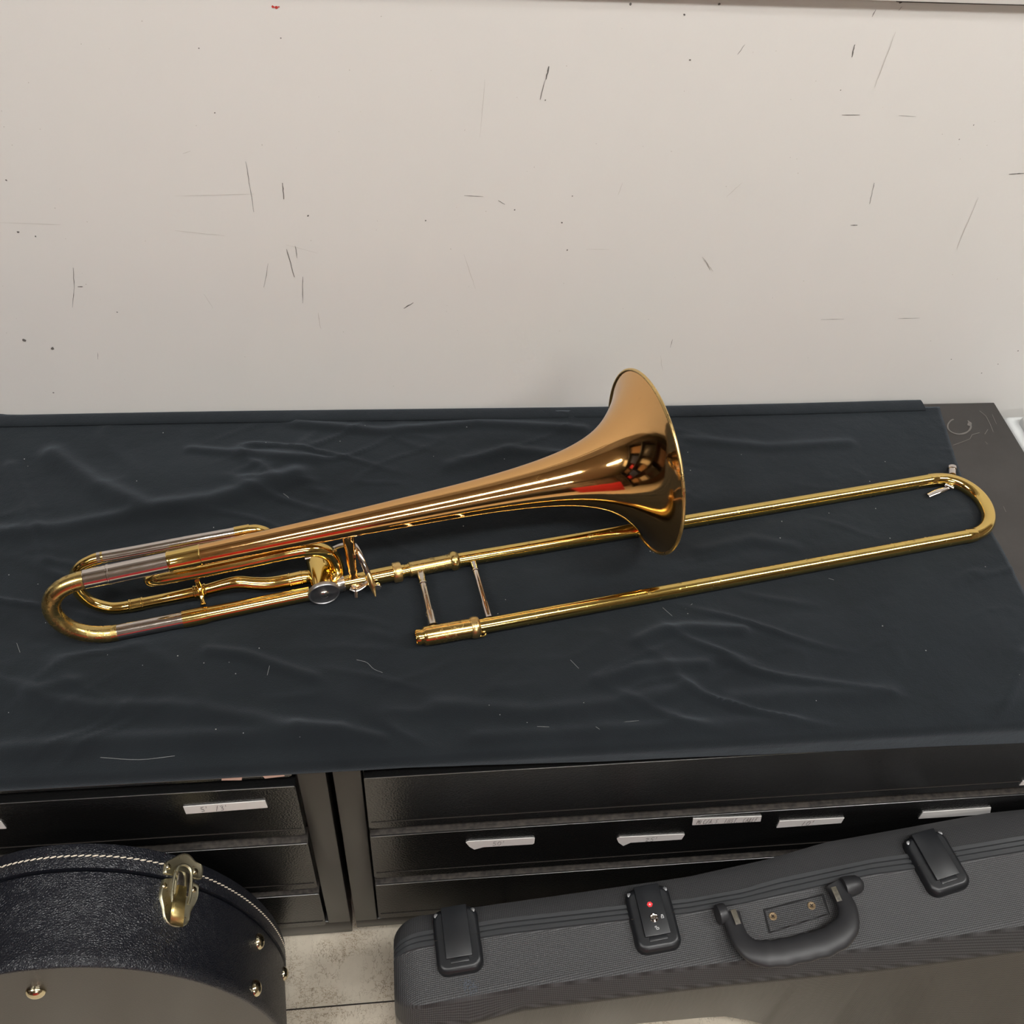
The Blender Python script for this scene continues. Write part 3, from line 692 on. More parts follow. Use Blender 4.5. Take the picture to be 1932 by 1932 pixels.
# thumb lever
def lever(bm):
    P = [pl(575, 1052, .022), pl(606, 1045, .022), pl(630, 1035, .020), pl(645, 1029, .018), pl(664, 1027, .010), pl(674, 1038, .000), pl(684, 1060, -.012), pl(695, 1084, -.022)]
    sweep(bm, catmull(P, 5), .0026, 12, flat=(1.3, .9))
tl = part('thumb_lever', 'nickel', lever, TR, 'silver-coloured thumb lever')
def paddle(bm):
    P = [pl(694, 1081, -.021), pl(699, 1094, -.026), pl(704, 1110, -.032), pl(708.5, 1126, -.040)]
    sweep(bm, catmull(P, 5), [.0024, .0040, .0044, .0026, .0008], 14, flat=(.9, 1.2))
part('lever_paddle', 'satin', paddle, tl)
def hinge(bm):
    P = [S_at(663, 1110)+Vector((0, 0, .003)), S_at(672, 1112)+Vector((0, 0, .002)), S_at(684, 1106)+Vector((0, 0, .003)), S_at(698, 1097)+Vector((0, 0, .004))]
    sweep(bm, catmull(P, 4), .0028, 10, flat=(1.7, .45))
    a = S_at(671, 1112); rod(bm, a+Vector((0, 0, .003)), a+Vector((.0005, -.007, -.0055)), .0032, 16, r2=.0024)
    b = S_at(713, 1106.5)
    lathe(bm, b+Vector((0, .003, 0)), Vector((0, -1, .3)), [(0, .0032), (.0025, .0040), (.006, .0040), (.0066, .0034)], 20)
    rod(bm, S_at(698, 1097)+Vector((0, 0, .004)), b, .0012, 10)
part('lever_hinge', 'nickel', hinge, TR, 'silver-coloured lever hinge')
# ---- the hand slide
SL = thing('tmp', (0, 0, 0), '', ''); bpy.data.objects.remove(SL)
U0 = g0+SDir*tring
def ud(x, y): return (S_at(x, y)-g0).dot(SDir)
u_in = ud(760, 1078); u_s0 = ud(772, 1075.5); u_s1 = ud(850, 1059.5); u_r1 = ud(868, 1056)
part('inner_slide_tube', 'brass', lambda bm: lathe(bm, g0+SDir*(u_in-.002), SDir, [(0, .0078), (.004, .0078), (.0045, .0073), (.008, .0073), (.0082, .0079), (u_s0-u_in+.01, .0079)], 32))
part('grip_sleeve', 'worn', lambda bm: lathe(bm, g0+SDir*u_s0, SDir, [(0, .0080), (.0006, .0089), (u_s1-u_s0, .0089)], 36))
part('sleeve_ring', 'worn', lambda bm: lathe(bm, g0+SDir*(u_s1-.001), SDir, [(0, .0088), (.0012, .0102), (.003, .0112), (.0052, .0116), (.0075, .0112), (.0095, .0100), (.0108, .0085)], 36))
far_up = onz(1757, 905.5, ZC+.0105)
up0 = g0+SDir*u_r1*.998
part('outer_slide_tube', 'slide', lambda bm: rod(bm, up0-SDir*.004, far_up, .0083, 32), TR, 'rear outer slide tube')
l0 = onz(799, 1200.5, ZS); l1 = onz(889, 1184.8, ZS); far_lo = onz(1828, 1011, ZC+.0105); LDir = (l1-l0).normalized(); Ls = (l1-l0).length
part('grip_sleeve', 'dull', lambda bm: lathe(bm, l0, LDir, [(0, .0094), (.0015, .0104), (.004, .0108), (Ls, .0108)], 36))
def endcap(bm):
    lathe(bm, l0-LDir*.008, LDir, [(.004, .0072), (.0002, .0074), (0, .0086), (.0012, .0090), (.005, .0090), (.0054, .0083), (.009, .0083)], 32)
part('end_ring', 'brass', endcap)
part('sleeve_ring', 'satin', lambda bm: lathe(bm, l1-LDir*.001, LDir, [(0, .0106), (.0012, .0116), (.003, .0122), (.0055, .0124), (.008, .0120), (.010, .0108), (.011, .0085)], 36))
part('outer_slide_tube', 'slide', lambda bm: rod(bm, l1+LDir*.006, far_lo, .0084, 32), TR, 'front outer slide tube')
def lock(bm):
    a = onz(905, 1196.5, ZC+.009); b = onz(918, 1197, ZC+.008); c = onz(915, 1190, ZC+.012)
    sweep(bm, catmull([onz(905, 1200.5, ZC+.009), onz(914, 1199.5, ZC+.009), onz(917.5, 1195, ZC+.010)], 4), .0011, 8)
    bmesh.ops.create_uvsphere(bm, u_segments=14, v_segments=10, radius=.0026, matrix=Matrix.Translation(onz(913, 1192, ZC+.014)))
part('slide_lock', 'brass', lock)
def hbrace(xa, ya, xb, yb, r, mat, fr, extra=0):
    a = onz(xa, ya, ZS-.001); b = onz(xb, yb, ZS-.001); d = b-a; L = d.length
    def f(bm):
        lathe(bm, a, d, [(0, r*1.5), (.003, r*1.25), (.016, r*1.25), (.0165, r*1.35), (.018, r*1.35), (.0185, r), (L*.74, r*.95), (L*.745, r*1.2), (L*.77, r*1.25), (L*.96, r*1.3), (L, r*1.6)], 28)
    part('slide_brace', mat, f, TR, 'silver-coloured slide brace' if fr else 'tarnished silver-coloured slide brace')
hbrace(793, 1079, 817, 1181, .0039, 'nickel_worn', 0)
hbrace(891, 1055, 923, 1167, .0033, 'nickel', 1)
# stocking joints on the outer slide
for P_, D_, xx, r_ in ((l1, LDir, ud(1020, 0), .0079),):
    a = onz(1022, 1161, ZC+.012); part('tube_seam', 'brass', lambda bm: lathe(bm, a-LDir*.0005, LDir, [(0, .0084), (.0003, .0087), (.0012, .0087), (.0015, .0084)], 32))
a2 = onz(983, 1037, ZC+.0125); part('tube_seam', 'brass', lambda bm: lathe(bm, a2-SDir*.0005, SDir, [(0, .0083), (.0003, .0086), (.0012, .0086), (.0015, .0083)], 32))
# bow
ud_ = (far_up-up0).normalized(); ld_ = (far_lo-l1).normalized()
part('slide_bow', 'brass', lambda bm: sweep(bm, arc(far_up-ud_*.001, ud_, far_lo-ld_*.001, ld_, 40, (far_up-far_lo).length*.70), [.0086, .0088, .0086], 28), TR, 'yellow brass slide bow')
for P_, d_ in ((far_up, ud_), (far_lo, ld_)):
    part('tube_collar', 'brass', lambda bm: lathe(bm, P_-d_*.004, d_, [(0, .0084), (.0005, .0089), (.012, .0089), (.0125, .0086)], 32))
part('bow_bumper', 'nickel', lambda bm: lathe(bm, onz(1796, 897, ZC+.011), onz(1796, 884, ZC+.011)-onz(1796, 897, ZC+.011), [(0, .0052), (.010, .0052), (.0105, .0062), (.015, .0062), (.016, .0050)], 24))
def wkey(bm):
    a = onz(1751, 935, ZC+.006); b = onz(1786, 921, ZC+.009); c = onz(1797, 916, ZC+.010)
    sweep(bm, catmull([a, (a+b)/2+Vector((0, 0, .001)), b, c], 4), [.0035, .0042, .0030, .0028], 12, flat=(1, .35), up=Vector((0, 0, 1)))
    rod(bm, onz(1783, 914, ZC+.011), onz(1799, 921, ZC+.011), .0024, 12)
    rod(bm, onz(1793, 913, ZC+.010), onz(1788, 905, ZC+.010), .0040, 16)
part('water_key', 'nickel', wkey, TR, 'silver-coloured water key lever')

# ================================================================== LONG RIBBED CASE
CP0 = Vector((0, 0, .232)); CN = Vector((-.088, 0, 1)).normalized()
def cpt(x, y, h=0): return onpl(x, y, CP0 + CN*h, CN)
def ylist(pts): return [(cpt(x, y).x, cpt(x, y).y) for x, y in pts]
backL = ylist([(800, 1716), (900, 1700), (1100, 1672), (1300, 1643), (1450, 1610), (1560, 1578), (1700, 1553), (1932, 1511), (2300, 1460)])
sU = ylist([(770, 1762), (950, 1733), (1180, 1708), (1300, 1696), (1400, 1678), (1460, 1660), (1640, 1622), (1780, 1602), (1932, 1577), (2300, 1520)])
sL = ylist([(750, 1797), (950, 1764), (1180, 1737), (1300, 1724), (1400, 1706), (1640, 1652), (1780, 1633), (1932, 1607), (2300, 1550)])
rg = ylist([(792, 1902), (985, 1867), (1250, 1834), (1373, 1820), (1500, 1806), (1560, 1801), (1649, 1791), (1932, 1751), (2300, 1700)])
def topz(x): return .232 + .088*x
CX0 = cpt(742, 1800).x
def face_y(x):
    # front face: traced at the lower rim of the dark bevel, 36 mm below the lid
    return interp(FY, x)
FY = []
for x, y in [(892, 1932), (985, 1907), (1250, 1874), (1361, 1861), (1680, 1830), (1932, 1796.5), (2300, 1750)]:
    P = onpl(x, y, CP0 - CN*.036, CN); FY.append((P.x, P.y))
BULGE = [(.42, 0), (.47, -.006), (.53, -.020), (.62, -.042), (.75, -.055), (1.5, -.06)]
low = [(CX0, .092), (.36, .088), (.385, .086), (.41, .066), (.46, .034), (.50, .018), (.55, .012), (1.5, .012)]
def sect(x, inset=0.0, lift=0.0):
    T = topz(x); yb = min(YC-.003, interp(backL, x)); yu = interp(sU, x); yl = interp(sL, x); yr = interp(rg, x); yf = face_y(x); zl = interp(low, x)
    dy = interp(BULGE, x); h1, h0 = .0036, .0006
    def rib(u, du, h): return (yu+(yl-yu)*u+du, T+h, 2)
    pts = [(yb-.02, .0015, 1), (yb, .03, 1), (yb, T-.022, 1), (yb-.004, T-.008, 0), (yb-.014, T-.0015, 0), (yu+.002, T, 0), rib(0, 0, h0), rib(0, -.0008, h1), rib(.28, 0, h1), rib(.28, -.0006, h0), rib(.40, 0, h0), rib(.40, -.0006, h1),
           rib(.60, 0, h1), rib(.60, -.0006, h0), rib(.72, 0, h0), rib(.72, -.0006, h1), rib(1, .0008, h1), rib(1, 0, h0), (yl-.002, T, 0),
           (yr+.010, T-.0002, 0), (yr+.003, T-.0015, 0), (yr, T-.0045, 0), (yf+.004, T-.030, 0), (yf+.001, T-.034, 3), (yf, T-.040, 3), (yf+dy, zl+.006, 3), (yf+dy+.003, zl, 3), (yf+dy+.045, .0015, 3)]
    yc = (yb+yf)/2
    out = []
    for y, z, mi in pts:
        out.append((Vector((x, yc+(y-yc)*(1-inset), z + (T*.5-z)*lift)), mi))
    return out
XS = []
RC = .034
st = []
for k in range(9):
    a = k/8*PI/2
    st.append((CX0 + RC*(1-math.sin(a)), .36*(1-math.cos(a)) if False else 0, a))
secs = []
for k in range(10):
    a = (k/9)*PI/2      # 0 = outermost
    x = CX0 + RC*(1-math.sin(a))
    ins = .30*(1-math.sin(a))**0 * (1-math.sin(a)) if False else .42*(1-math.sin(a))**1.0
    ins = .42*(1-math.sqrt(max(0, 1-(1-math.sin(a))**2)))
    secs.append((x, ins, ins*.25))
secs = sorted([(CX0 + RC*(1-math.cos(b)), .42*(1-math.sin(b)), .16*(1-math.sin(b))) for b in [q*PI/2/10 for q in range(11)]])
x = CX0+RC; 
while x < 1.02:
    x += .0125; secs.append((x, 0, 0))
bm = NB(); rings = []; mids = None
for x, ins, lf in secs:
    s = sect(max(x, CX0+.0), ins, lf); mids = [m for _, m in s]; rings.append([bm.verts.new(p) for p, _ in s])
n = len(mids)
for A, B in zip(rings, rings[1:]):
    for k in range(n):
        f = bm.faces.new((A[k], A[(k+1) % n], B[(k+1) % n], B[k]))
        f.material_index = {0: 0, 1: 0, 2: 1, 3: 2}[mids[k] if mids[k] != 2 or mids[(k+1) % n] == 2 else 0]
for R in (rings[0], rings[-1]): bm.faces.new(R)
CS = thing('instrument_case', (.45, .39, 0), 'long black textured plastic trombone case standing on its side, with latches and a carrying handle', 'instrument case')
shell = obj('shell', bm, ['abs', 'rib', 'absface'], CS, ang=32)
# local frame on the lid
CXd = Vector((1, .085, .088)).normalized(); CYd = CN.cross(CXd).normalized(); 
def cmat(P, rot=0, tilt=0):
    X = CXd.copy(); Y = CYd.copy(); Z = CN.copy()
    m = Matrix(((X.x, Y.x, Z.x, P.x), (X.y, Y.y, Z.y, P.y), (X.z, Y.z, Z.z, P.z), (0, 0, 0, 1)))
    return m @ Matrix.Rotation(rot, 4, 'Z')
def rrect(w, h, r, n=5):
    out = []
    for cx, cy, a0 in ((w/2-r, h/2-r, 0), (-w/2+r, h/2-r, PI/2), (-w/2+r, -h/2+r, PI), (w/2-r, -h/2+r, 3*PI/2)):
        for k in range(n+1): a = a0+k*PI/2/n; out.append((cx+r*math.cos(a), cy+r*math.sin(a)))
    return out
def plate(bm, outline, levels, mat, mi=0):
    """stack of scaled copies of an outline: levels = (z, inset)"""
    rings = []
    for z, s in levels:
        R = []
        for x, y in outline:
            l = math.hypot(x, y) or 1; R.append(bm.verts.new(mat @ Vector((x*(1-s/l) if l else 0, y*(1-s/l), z))))
        rings.append(R)
    n = len(outline)
    for A, B in zip(rings, rings[1:]):
        for k in range(n): bm.faces.new((A[k], A[(k+1) % n], B[(k+1) % n], B[k])).material_index = mi
    bm.faces.new(rings[-1]).material_index = mi; bm.faces.new(rings[0]).material_index = mi
def latch(px, py, wd, dp, rot, lock=False, label=None):
    P = cpt(px, py, .0); m = cmat(P, rot)
    bm = NB(); plate(bm, rrect(wd, dp, .012), [(-.003, 0), (.0055, .0004), (.0085, .0012), (.0118, .0050), (.0121, .0075)], m)
    lb = obj('latch_base', bm, 'plastic', CS, ang=50)
    if label: lb['label'] = label
    bm = NB()
    fw = wd*.56
    box(bm, (-fw/2, -dp*.29, .009), (fw/2, dp*.495, .0155), bev=.0010, mat=m)
    obj('latch_flap', bm, 'plastic', lb)
    bm = NB(); box(bm, (-fw*.36, -dp*.36, .006), (fw*.36, -dp*.285, .0130), bev=.001, mat=m); box(bm, (-fw*.5, -dp*.47, .004), (fw*.5, -dp*.33, .0085), bev=.001, mat=m)
    obj('latch_tab', bm, 'plastic', lb)
    for sx in (-1, 1):
        bm = NB(); box(bm, (sx*wd*.30-wd*.02 if sx > 0 else -wd*.485, dp*.02, .0105), (wd*.485 if sx > 0 else -wd*.30+wd*.02, dp*.025, .0121), mat=m)
        obj('latch_groove', bm, 'gap', lb)
        bm = NB(); q = m @ Vector((sx*wd*.40, dp*.40, .0100)); lathe(bm, q, CN, [(0, .0028), (.0012, .0026), (.0016, .001)], 12)
        obj('latch_rivet', bm, 'steel', lb)
    if lock:
        bm = NB()
        q = m @ Vector((0.0, -.002, .0150)); lathe(bm, q, CN, [(0, .0050), (.0014, .0050), (.0018, .0044), (.0012, .0036), (.0012, .0001)], 28)
        box(bm, (-.0009, -.005, .0164), (.0009, .001, .0170), mi=0, mat=m)
        obj('key_lock', bm, 'nickel', lb)
        bm = NB()
        d = [(0, .0036), (-.0015, .0050), (-.0038, 0.0), (-.0015, -.0050), (0, -.0036), (.0015, -.0050), (.0038, 0), (.0015, .0050)]
        dd = [(.0036, .0002), (.0016, .0030), (-.0016, .0030), (-.0036, .0002), (-.0016, -.0028), (.0016, -.0028)]
        plate(bm, dd, [(.0152, 0), (.0158, 0)], m @ Matrix.Translation((-.001, .0135, 0)), 0)
        star = []
        for k in range(8): a = k*PI/4; r = .0017 if k % 2 == 0 else .0006; star.append((r*math.cos(a), r*math.sin(a)))
        plate(bm, star, [(.0156, 0), (.0161, 0)], m @ Matrix.Translation((-.001, .0135, 0)), 1)
        # closed and open padlock signs
        def wbox(cx, cy, sx, sy): box(bm, (cx-sx, cy-sy, .0154), (cx+sx, cy+sy, .0158), 1, mat=m)
        for cx, cy, op in ((.0098, -.002, 0), (.0012, -.0135, 1)):
            wbox(cx, cy-.0016, .0015, .0002); wbox(cx, cy+.0002, .0015, .0002); wbox(cx-.0014, cy-.0007, .0002, .0010); wbox(cx+.0014, cy-.0007, .0002, .0010)
            o = -.0016 if op else 0
            wbox(cx-.0009+o, cy+.0011, .0002, .0009); wbox(cx+.0009+o, cy+.0011+(.0002 if op else 0), .0002, .0009 if not op else .0006); wbox(cx+o, cy+.0020, .0010, .0002)
        obj('lock_mark', bm, ['red', 'white'], lb, smooth=False)
latch(864, 1777, .0535, .0735, -.02, label='left-hand plain black latch')
latch(1231, 1737, .0535, .0735, -.02, True, label='middle black latch with key lock and red diamond mark')
latch(1764, 1631, .0535, .0735, .10, label='right-hand plain black latch')
# handle
bm = NB()
H0 = .014
hp = [(1379, 1722), (1386, 1748), (1400, 1776), (1425, 1796), (1465, 1799), (1520, 1788), (1565, 1775), (1596, 1750), (1600, 1718), (1588, 1690), (1573, 1668)]
Hh = [.012, .014, .018, .020, .021, .021, .021, .020, .018, .014, .012]
P = catmull([cpt(x, y, h) for (x, y), h in zip(hp, Hh)], 8)
rad = []
for i in range(len(P)):
    t = i/(len(P)-1)
    r = .0090 + .0042*math.exp(-((t-.5)/.26)**4)
    if .34 < t < .66: r += .0006*math.sin((t-.34)/.32*PI*9)
    rad.append(r)
sweep(bm, P, rad, 20, flat=(1.16, .55), up=CN)
hd = obj('carrying_handle', bm, 'handle', CS, ang=80)
for (x, y) in ((1388, 1730), (1578, 1687)):
    bm = NB(); box(bm, (-.0032, -.0085, 0), (.0032, .0085, .0008), mat=cmat(cpt(x, y, .0210), .05), bev=.0004)
    obj('handle_inset', bm, 'inset', hd)
for (xa, ya, xb, yb, big) in ((1352, 1727, 1370, 1722, 0), (1590, 1675, 1624, 1667, 1)):
    bm = NB(); a = cpt(xa, ya, .011); b = cpt(xb, yb, .011); d = b-a; L = d.length
    if big: lathe(bm, a, d, [(0, .0085), (.001, .0115), (.006, .0122), (L*.8, .0105), (L, .0075), (L+.002, .004)], 28)
    else: lathe(bm, a, d, [(0, .0085), (.002, .0115), (L*.8, .0118), (L, .0105)], 28)
    obj('handle_lug', bm, 'handle', CS)
# recessed plate with two screws behind the handle
bm = NB(); q = [cpt(x, y, .0006) for x, y in ((1440, 1715), (1553, 1686), (1566, 1725), (1450, 1762))]
q2 = [cpt(x, y, .0026) for x, y in ((1444, 1718), (1550, 1690), (1562, 1723), (1454, 1757))]
add_faces(bm, q+q2, [(0, 1, 5, 4), (1, 2, 6, 5), (2, 3, 7, 6), (3, 0, 4, 7), (4, 5, 6, 7)]); obj('handle_plate', bm, 'abs', CS, ang=20)
for (x, y) in ((1458, 1729), (1531, 1709)):
    bm = NB(); p = cpt(x, y, .0026); lathe(bm, p, CN, [(0, .0048), (.0010, .0046), (.0014, .0038), (.0009, .0018), (.0004, .0001)], 20); box(bm, (-.0022, -.0004, .0011), (.0022, .0004, .0016), mi=1, mat=cmat(p, .6)); box(bm, (-.0004, -.0022, .0011), (.0004, .0022, .0016), mi=1, mat=cmat(p, .6))
    obj('screw', bm, ['screw', 'gap'], CS)
# pale scuff on the lid
bm = NB()
for k in range(90):
    p = cpt(random.gauss(886, 8), random.gauss(1858, 8), .0004); a = random.uniform(0, PI); l = random.uniform(.0003, .0009)
    box(bm, (-l, -.0003, 0), (l, .0003, .0003), mat=cmat(p, a))
M['bluechalk'] = simple('chalky_rub', (.085, .10, .125), .8)
sf = obj('rub_mark', bm, 'bluechalk', shell, smooth=False); tag(sf, kind='stuff')

# ================================================================== ARCHED CASE, LEFT
YB2, YF2 = .452, .330
DC = thing('instrument_case', (-.345, .39, 0), 'black grained-vinyl arched instrument case with cream stitching and a brass latch, at the left', 'instrument case')
ZE = 1.425-1.37; 
def arch(x):  pass
def cen(y):
    s = (y-YF2)/(YB2-YF2); return (-.352+s*-.003, .193-s*.010, (CAMZ-1.020)+0*s)   # centre x, half width, apex z
def arch_ring(y, grow=0.0, n=56):
    cx, a, zt = cen(y); zc = .075; out = []
    for k in range(n+1):
        th = PI*k/n
        c, s = math.cos(th), math.sin(th)
        e = 2/2.15
        out.append(Vector((cx + (a+grow)*math.copysign(abs(c)**e, c), y, zc + (zt-zc+grow)*abs(s)**e)))
    # straight sides to the floor, pulled in a little
    out = [Vector((cx+a*.93+grow, y, .0015)), Vector((cx+a*.985+grow, y, .04))] + out + [Vector((cx-a*.985-grow, y, .04)), Vector((cx-a*.93-grow, y, .0015))]
    return out
def loft(bm, rings, mi, closed=True, caps=()):
    R = [[bm.verts.new(p) for p in r] for r in rings]; n = len(R[0])
    for j, (A, B) in enumerate(zip(R, R[1:])):
        for k in range(n if closed else n-1): bm.faces.new((A[k], A[(k+1) % n], B[(k+1) % n], B[k])).material_index = mi[j] if isinstance(mi, list) else mi
    return R
YS = .425   # lid joint
bm = NB()
ys = [(YF2, -.004), (YF2, -.0012), (YF2+.0012, 0), (YF2+.012, .0007), (YF2+.014, 0), (YF2+.05, 0), (YS-.010, 0), (YS-.003, .0), (YS-.0008, -.003)]
R = loft(bm, [arch_ring(y, g) for y, g in ys], 0)
f = bm.faces.new(R[0]); f.material_index = 1; bm.faces.new(R[-1])
body = obj('body', bm, ['vinyl', 'vinylface'], DC, ang=50)
bm = NB()
ys = [(YS, -.003), (YS+.0006, .0022), (YS+.004, .0028), (YB2-.006, .0028), (YB2-.001, .0015), (YB2, -.003)]
R = loft(bm, [arch_ring(y, g) for y, g in ys], 0); bm.faces.new(R[0]); bm.faces.new(R[-1])
lid = obj('lid', bm, ['vinyl'], DC, ang=50)
# stitching: short cream dashes along the lid
bm = NB(); ring = arch_ring(YS+.0125, .0034, 400)
L = 0; acc = []
for a, b in zip(ring, ring[1:]):
    acc.append((L, a, b)); L += (b-a).length
s = 0
def at_s(s):
    for l, a, b in acc:
        d = (b-a).length
        if l <= s <= l+d: return a+(b-a)*((s-l)/max(d, 1e-9)), (b-a).normalized()
    return ring[-1], Vector((0, 0, -1))
while s < L-.008:
    a, d = at_s(s+.0006); b, _ = at_s(s+.0062)
    sweep(bm, [a+Vector((0, .0007, 0)), (a+b)/2+Vector((0, 0, 0))+Vector((-d.z, 0, d.x))*(0), b-Vector((0, .0007, 0))], [.0005, .0009, .0005], 6)
    s += .0068
stt = obj('stitching', bm, 'thread', lid); tag(stt, kind='stuff')
# studs
NF = Vector((0, -1, 0))
def side_pt(px, py):
    """sight line met with the arched side"""
    d = ray(px, py); t = .6
    while t < 1.9:
        p = C0+d*t
        if YF2 < p.y < YS:
            cx, a, zt = cen(p.y); zc = .075; X = abs(p.x-cx)/a; Z = max(0, (p.z-zc)/(zt-zc))
            if X**2.15+Z**2.15 < 1: break
        t += .0004
    cx, a, zt = cen(p.y); zc = .075
    nx = (abs(p.x-cx)/a)**1.15/a*math.copysign(1, p.x-cx); nz = max(0, (p.z-zc)/(zt-zc))**1.15/(zt-zc)
    return p, Vector((nx, 0, nz)).normalized()
def stud(P, n, r):
    bm = NB(); dome(bm, P, n, r, r*.75); obj('stud', bm, 'stud', DC, ang=60)
P = onpl(68, 1870, Vector((0, YF2, 0)), Vector((0, 1, 0))); stud(P+Vector((0, 0, 0)), NF, .0098)
for px, py in ((487, 1777), (481, 1865)):
    p, n = side_pt(px, py); stud(p, n, .0095)
cx, a, zt = cen(.40)
for px, py, yy in ((529, 1838, .405), (524, 1920, .385)):
    q = ony(px, py, yy); stud(Vector((cen(yy)[0]+cen(yy)[1]*.998, yy, q.z)), Vector((1, 0, .05)), .0086)
# latch, lying on the top of the arch
pL, nL = side_pt(338, 1672)
xl = Vector((nL.z, 0, -nL.x)); yl_ = Vector((0, 1, 0))
LM = Matrix(((xl.x, 0, nL.x, pL.x), (xl.y, 1, nL.y, pL.y), (xl.z, 0, nL.z, pL.z), (0, 0, 0, 1)))
def lpx(x, y, h=0):
    d = ray(x, y); P = C0 + d*((pL+nL*h-C0).dot(nL)/d.dot(nL)); q = LM.inverted() @ P; return (q.x, q.y)
def outline_plate(bm, px, z0, z1, mi=0, rim=0):
    o = [lpx(x, y) for x, y in px]; o = [(p.x, p.y) for p in catmull([Vector((a, b, 0)) for a, b in o+[o[0]]], 3)[:-1]]
    n = len(o); cx_ = sum(p[0] for p in o)/n; cy_ = sum(p[1] for p in o)/n
    lv = [(z0, 0), (z1-.0006, 0), (z1, .0007), (z1-.0004, .0022)]
    rings = []
    for z, s in lv:
        rings.append([bm.verts.new(LM @ Vector((cx_+(x-cx_)*(1-s/max(1e-4, math.hypot(x-cx_, y-cy_))), cy_+(y-cy_)*(1-s/max(1e-4, math.hypot(x-cx_, y-cy_))), z))) for x, y in o])
    for A, B in zip(rings, rings[1:]):
        for k in range(n): bm.faces.new((A[k], A[(k+1) % n], B[(k+1) % n], B[k])).material_index = mi
    bm.faces.new(rings[-1]); bm.faces.new(rings[0])
bm = NB()
outline_plate(bm, [(309, 1628), (324, 1620), (338, 1613), (352, 1615), (364, 1628), (377, 1637), (376, 1657), (370, 1661), (345, 1657), (312, 1652), (306, 1646)], -.004, .0055)
lt = obj('latch_plate', bm, 'oldbrass', DC, ang=60)
bm = NB()
outline_plate(bm, [(306, 1660), (330, 1659), (368, 1669), (371, 1680), (369, 1698), (357, 1722), (352, 1742), (340, 1750), (322, 1749), (308, 1735), (304, 1710), (300, 1688)], -.004, .0035)
lp = obj('latch_base', bm, 'oldbrass', DC, ang=60)
def lw(x, y, h): a = lpx(x, y, h); return LM @ Vector((a[0], a[1], h))
bm = NB()
loop = [lw(x, y, .0125) for x, y in ((325, 1702), (325, 1680), (330, 1650), (338, 1634), (350, 1632), (360, 1642), (361, 1665), (359, 1690), (355, 1706))]
sweep(bm, catmull(loop, 5), .0016, 10); obj('latch_loop', bm, 'oldbrass', lt)
bm = NB(); a_ = lpx(346, 1666, .008); box(bm, (a_[0]-.008, a_[1]-.013, .004), (a_[0]+.008, a_[1]+.012, .0085), bev=.001, mat=LM); obj('latch_block', bm, 'nickel_worn', lp)
bm = NB()
cl2 = [(344, 1672, .009, .0062), (342, 1686, .0125, .0066), (340, 1696, .0155, .0076), (338, 1710, .0165, .0080), (336, 1726, .0150, .0082), (335, 1738, .0110, .0082), (334, 1746, .0060, .0080)]
prev = None
for k_, (x, y, h, hw) in enumerate(cl2):
    c = lw(x, y, h); R4 = [bm.verts.new(c + xl*sx*hw + nL*dz) for sx, dz in ((-1, -.001), (-.8, .0012), (.8, .0012), (1, -.001))]
    if prev:
        for q in range(4): bm.faces.new((prev[q], prev[(q+1) % 4], R4[(q+1) % 4], R4[q]))
    else: bm.faces.new(R4)
    prev = R4
bm.faces.new(prev); obj('latch_lever', bm, 'levbrass', lp, ang=50)
for x, y, h, pr in ((318, 1635, .0050, lt), (369, 1644, .0050, lt), (311, 1671, .0030, lp), (366, 1678, .0030, lp)):
    bm = NB(); dome(bm, lw(x, y, h), nL, .0034, .0016, 14); obj('latch_rivet', bm, 'stud', pr)

# ================================================================== WHITE BIN right of the table
bn = thing('storage_bin', (1.02, .88, 0), 'white plastic bin beside the right end of the worktop, against the wall', 'bin')
bm = NB()
bx0 = TX1+.008
out = [(0, 0), (0, 0)]
m = Matrix.Identity(4)
box(bm, (bx0+.012, .66, .0), (bx0+.30, .968, .455), bev=.012, seg=3)
obj('bin_body', bm, 'bin', bn)
bm = NB(); box(bm, (bx0+.002, .65, .455), (bx0+.315, .975, .488), bev=.010, seg=3); box(bm, (bx0+.018, .665, .484), (bx0+.30, .96, .503), bev=.008, seg=3)
obj('bin_lid', bm, 'bin', bn)

# ================================================================== unseen shelving, boxes, cupboards and chest, added for reflections in the brass
def far_box(name, lo, hi, mat, label, cat):  # cupboards and red chest, put in only to be reflected
    t = thing(name, ((lo[0]+hi[0])/2, (lo[1]+hi[1])/2, 0), label, cat)
    bm = NB(); box(bm, lo, hi, bev=.01); obj('body', bm, mat, t)
    n = 3
    for k in range(1, n):
        bm = NB(); z = lo[2]+(hi[2]-lo[2])*k/n; box(bm, (lo[0]+.01, hi[1]-.002, z-.004), (hi[0]-.01, hi[1]+.004, z+.004)); obj('trim_strip', bm, 'gap', t)
M['wood'] = simple('brown_wood', (.10, .05, .025), .5, noise_scale=8)
M['redbox'] = simple('red_enamel', (.55, .03, .04), .4)
M['carton'] = simple('brown_cardboard', (.34, .20, .10), .8)
M['navy'] = simple('navy_fabric', (.03, .04, .09), .8)
M['cream'] = simple('cream_plastic', (.6, .55, .42), .6)
sh = thing('reflection_shelving', (-2.05, -.5, 0), 'unseen open black steel shelving, added left of the photographer for reflections in the bell', 'shelving')
XA, XB = -2.3, -1.8
for k in range(4):
    bm = NB(); box(bm, (XA, -1.8, .35+.5*k), (XB, .75, .38+.5*k)); obj('shelf', bm, 'frame', sh)
bm = NB(); box(bm, (XA-.04, -1.8, 0), (XA-.001, .75, 2.1)); obj('back_panel', bm, 'wood', sh)
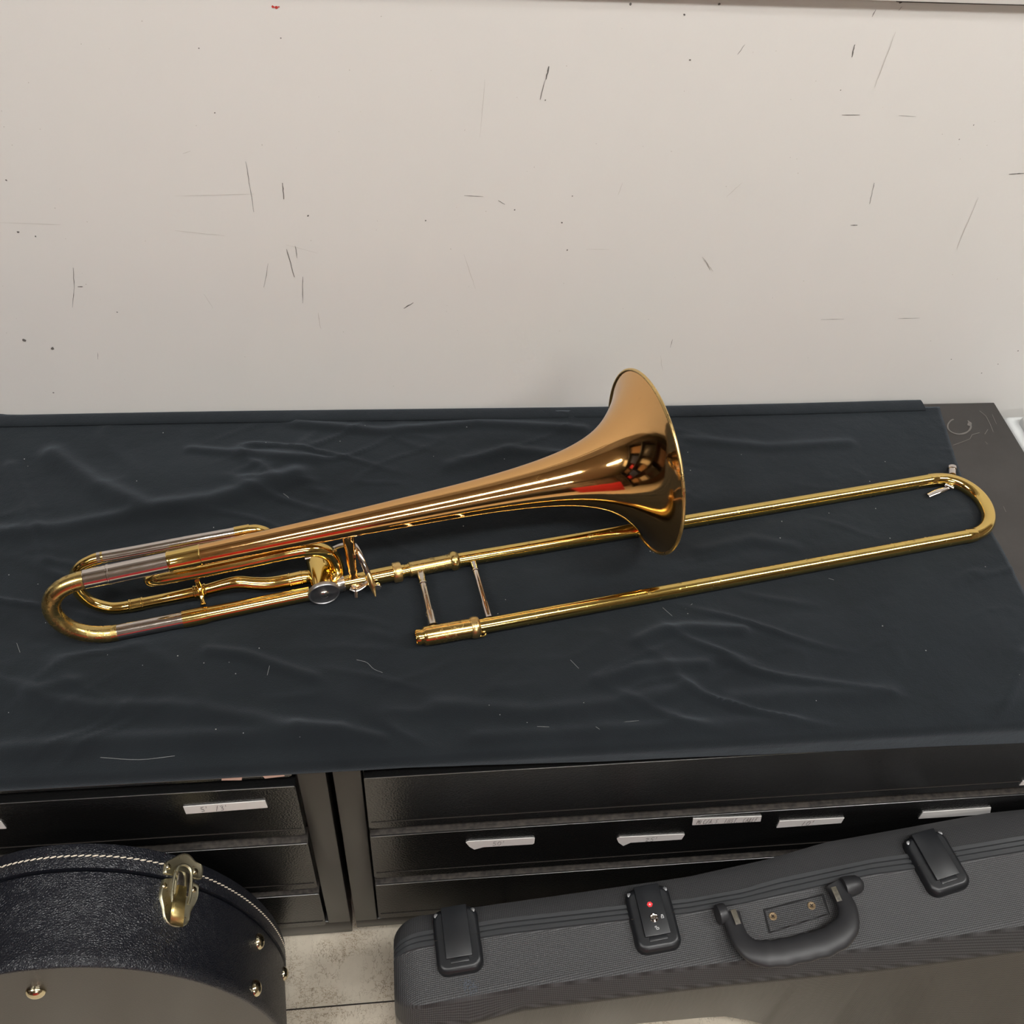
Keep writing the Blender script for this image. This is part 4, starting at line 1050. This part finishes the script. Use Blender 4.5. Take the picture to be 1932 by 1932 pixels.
for yy in (-1.831, .751):
    bm = NB(); box(bm, (XA, yy, 0), (XB+.02, yy+.03, 2.1)); obj('side_panel', bm, 'frame', sh)
LV = ['lowest', 'second', 'third', 'top']  # boxes are made up so the bell reflects clutter
for mt, cn, y0, y1, k, hh, dx in (('carton', 'brown cardboard', -1.6, -1.15, 0, .3, 0), ('cream', 'cream plastic', -1.0, -.7, 0, .22, .05), ('frame', 'black', -.55, -.1, 0, .36, 0), ('wood', 'dark brown wooden', .1, .6, 0, .25, .04),
        ('redbox', 'red', -1.7, -1.45, 1, .25, .03), ('navy', 'navy', -1.3, -.8, 1, .4, 0), ('carton', 'brown cardboard', -.65, -.3, 1, .2, .06), ('cream', 'cream plastic', -.2, .0, 1, .3, 0), ('frame', 'black', .15, .6, 1, .35, .02),
        ('wood', 'dark brown wooden', -1.5, -1.0, 2, .3, 0), ('redbox', 'red', -.85, -.55, 2, .18, .04), ('navy', 'navy', -.4, .1, 2, .28, 0), ('carton', 'brown cardboard', .25, .6, 2, .36, .03), ('cream', 'cream plastic', -.9, -.3, 3, .2, 0)):
    t = thing('reflection_box', ((XA+XB)/2, (y0+y1)/2, .381+.5*k), cn + ' box added on the ' + LV[k] + ' shelf of the unseen shelving left of the photographer, for reflections', 'box'); z0 = .381+.5*k
    bm = NB(); box(bm, (XA+.03, y0, z0), (XB-.02-dx, y1, z0+hh), bev=.006); obj('box_body', bm, mt, t)
    bm = NB(); box(bm, (XA+.02, y0-.01, z0+hh), (XB-.01-dx, y1+.01, z0+hh+.03), bev=.004); obj('box_lid', bm, mt, t)
far_box('reflection_cupboard', (-1.6, -3.5, 0), (-.3, -2.9, 2.0), 'wood', 'tall brown unseen cupboard, added behind the photographer for reflections in the bell', 'cupboard')
far_box('reflection_cupboard', (.6, -3.5, 0), (1.9, -2.9, 1.5), 'frame', 'lower black unseen cupboard, added behind the photographer for reflections in the bell', 'cupboard')
far_box('reflection_chest', (-.9, -1.9, 0), (.4, -1.35, .85), 'redbox', 'unseen red chest, added behind the photographer to give the red streak in the brass', 'chest')
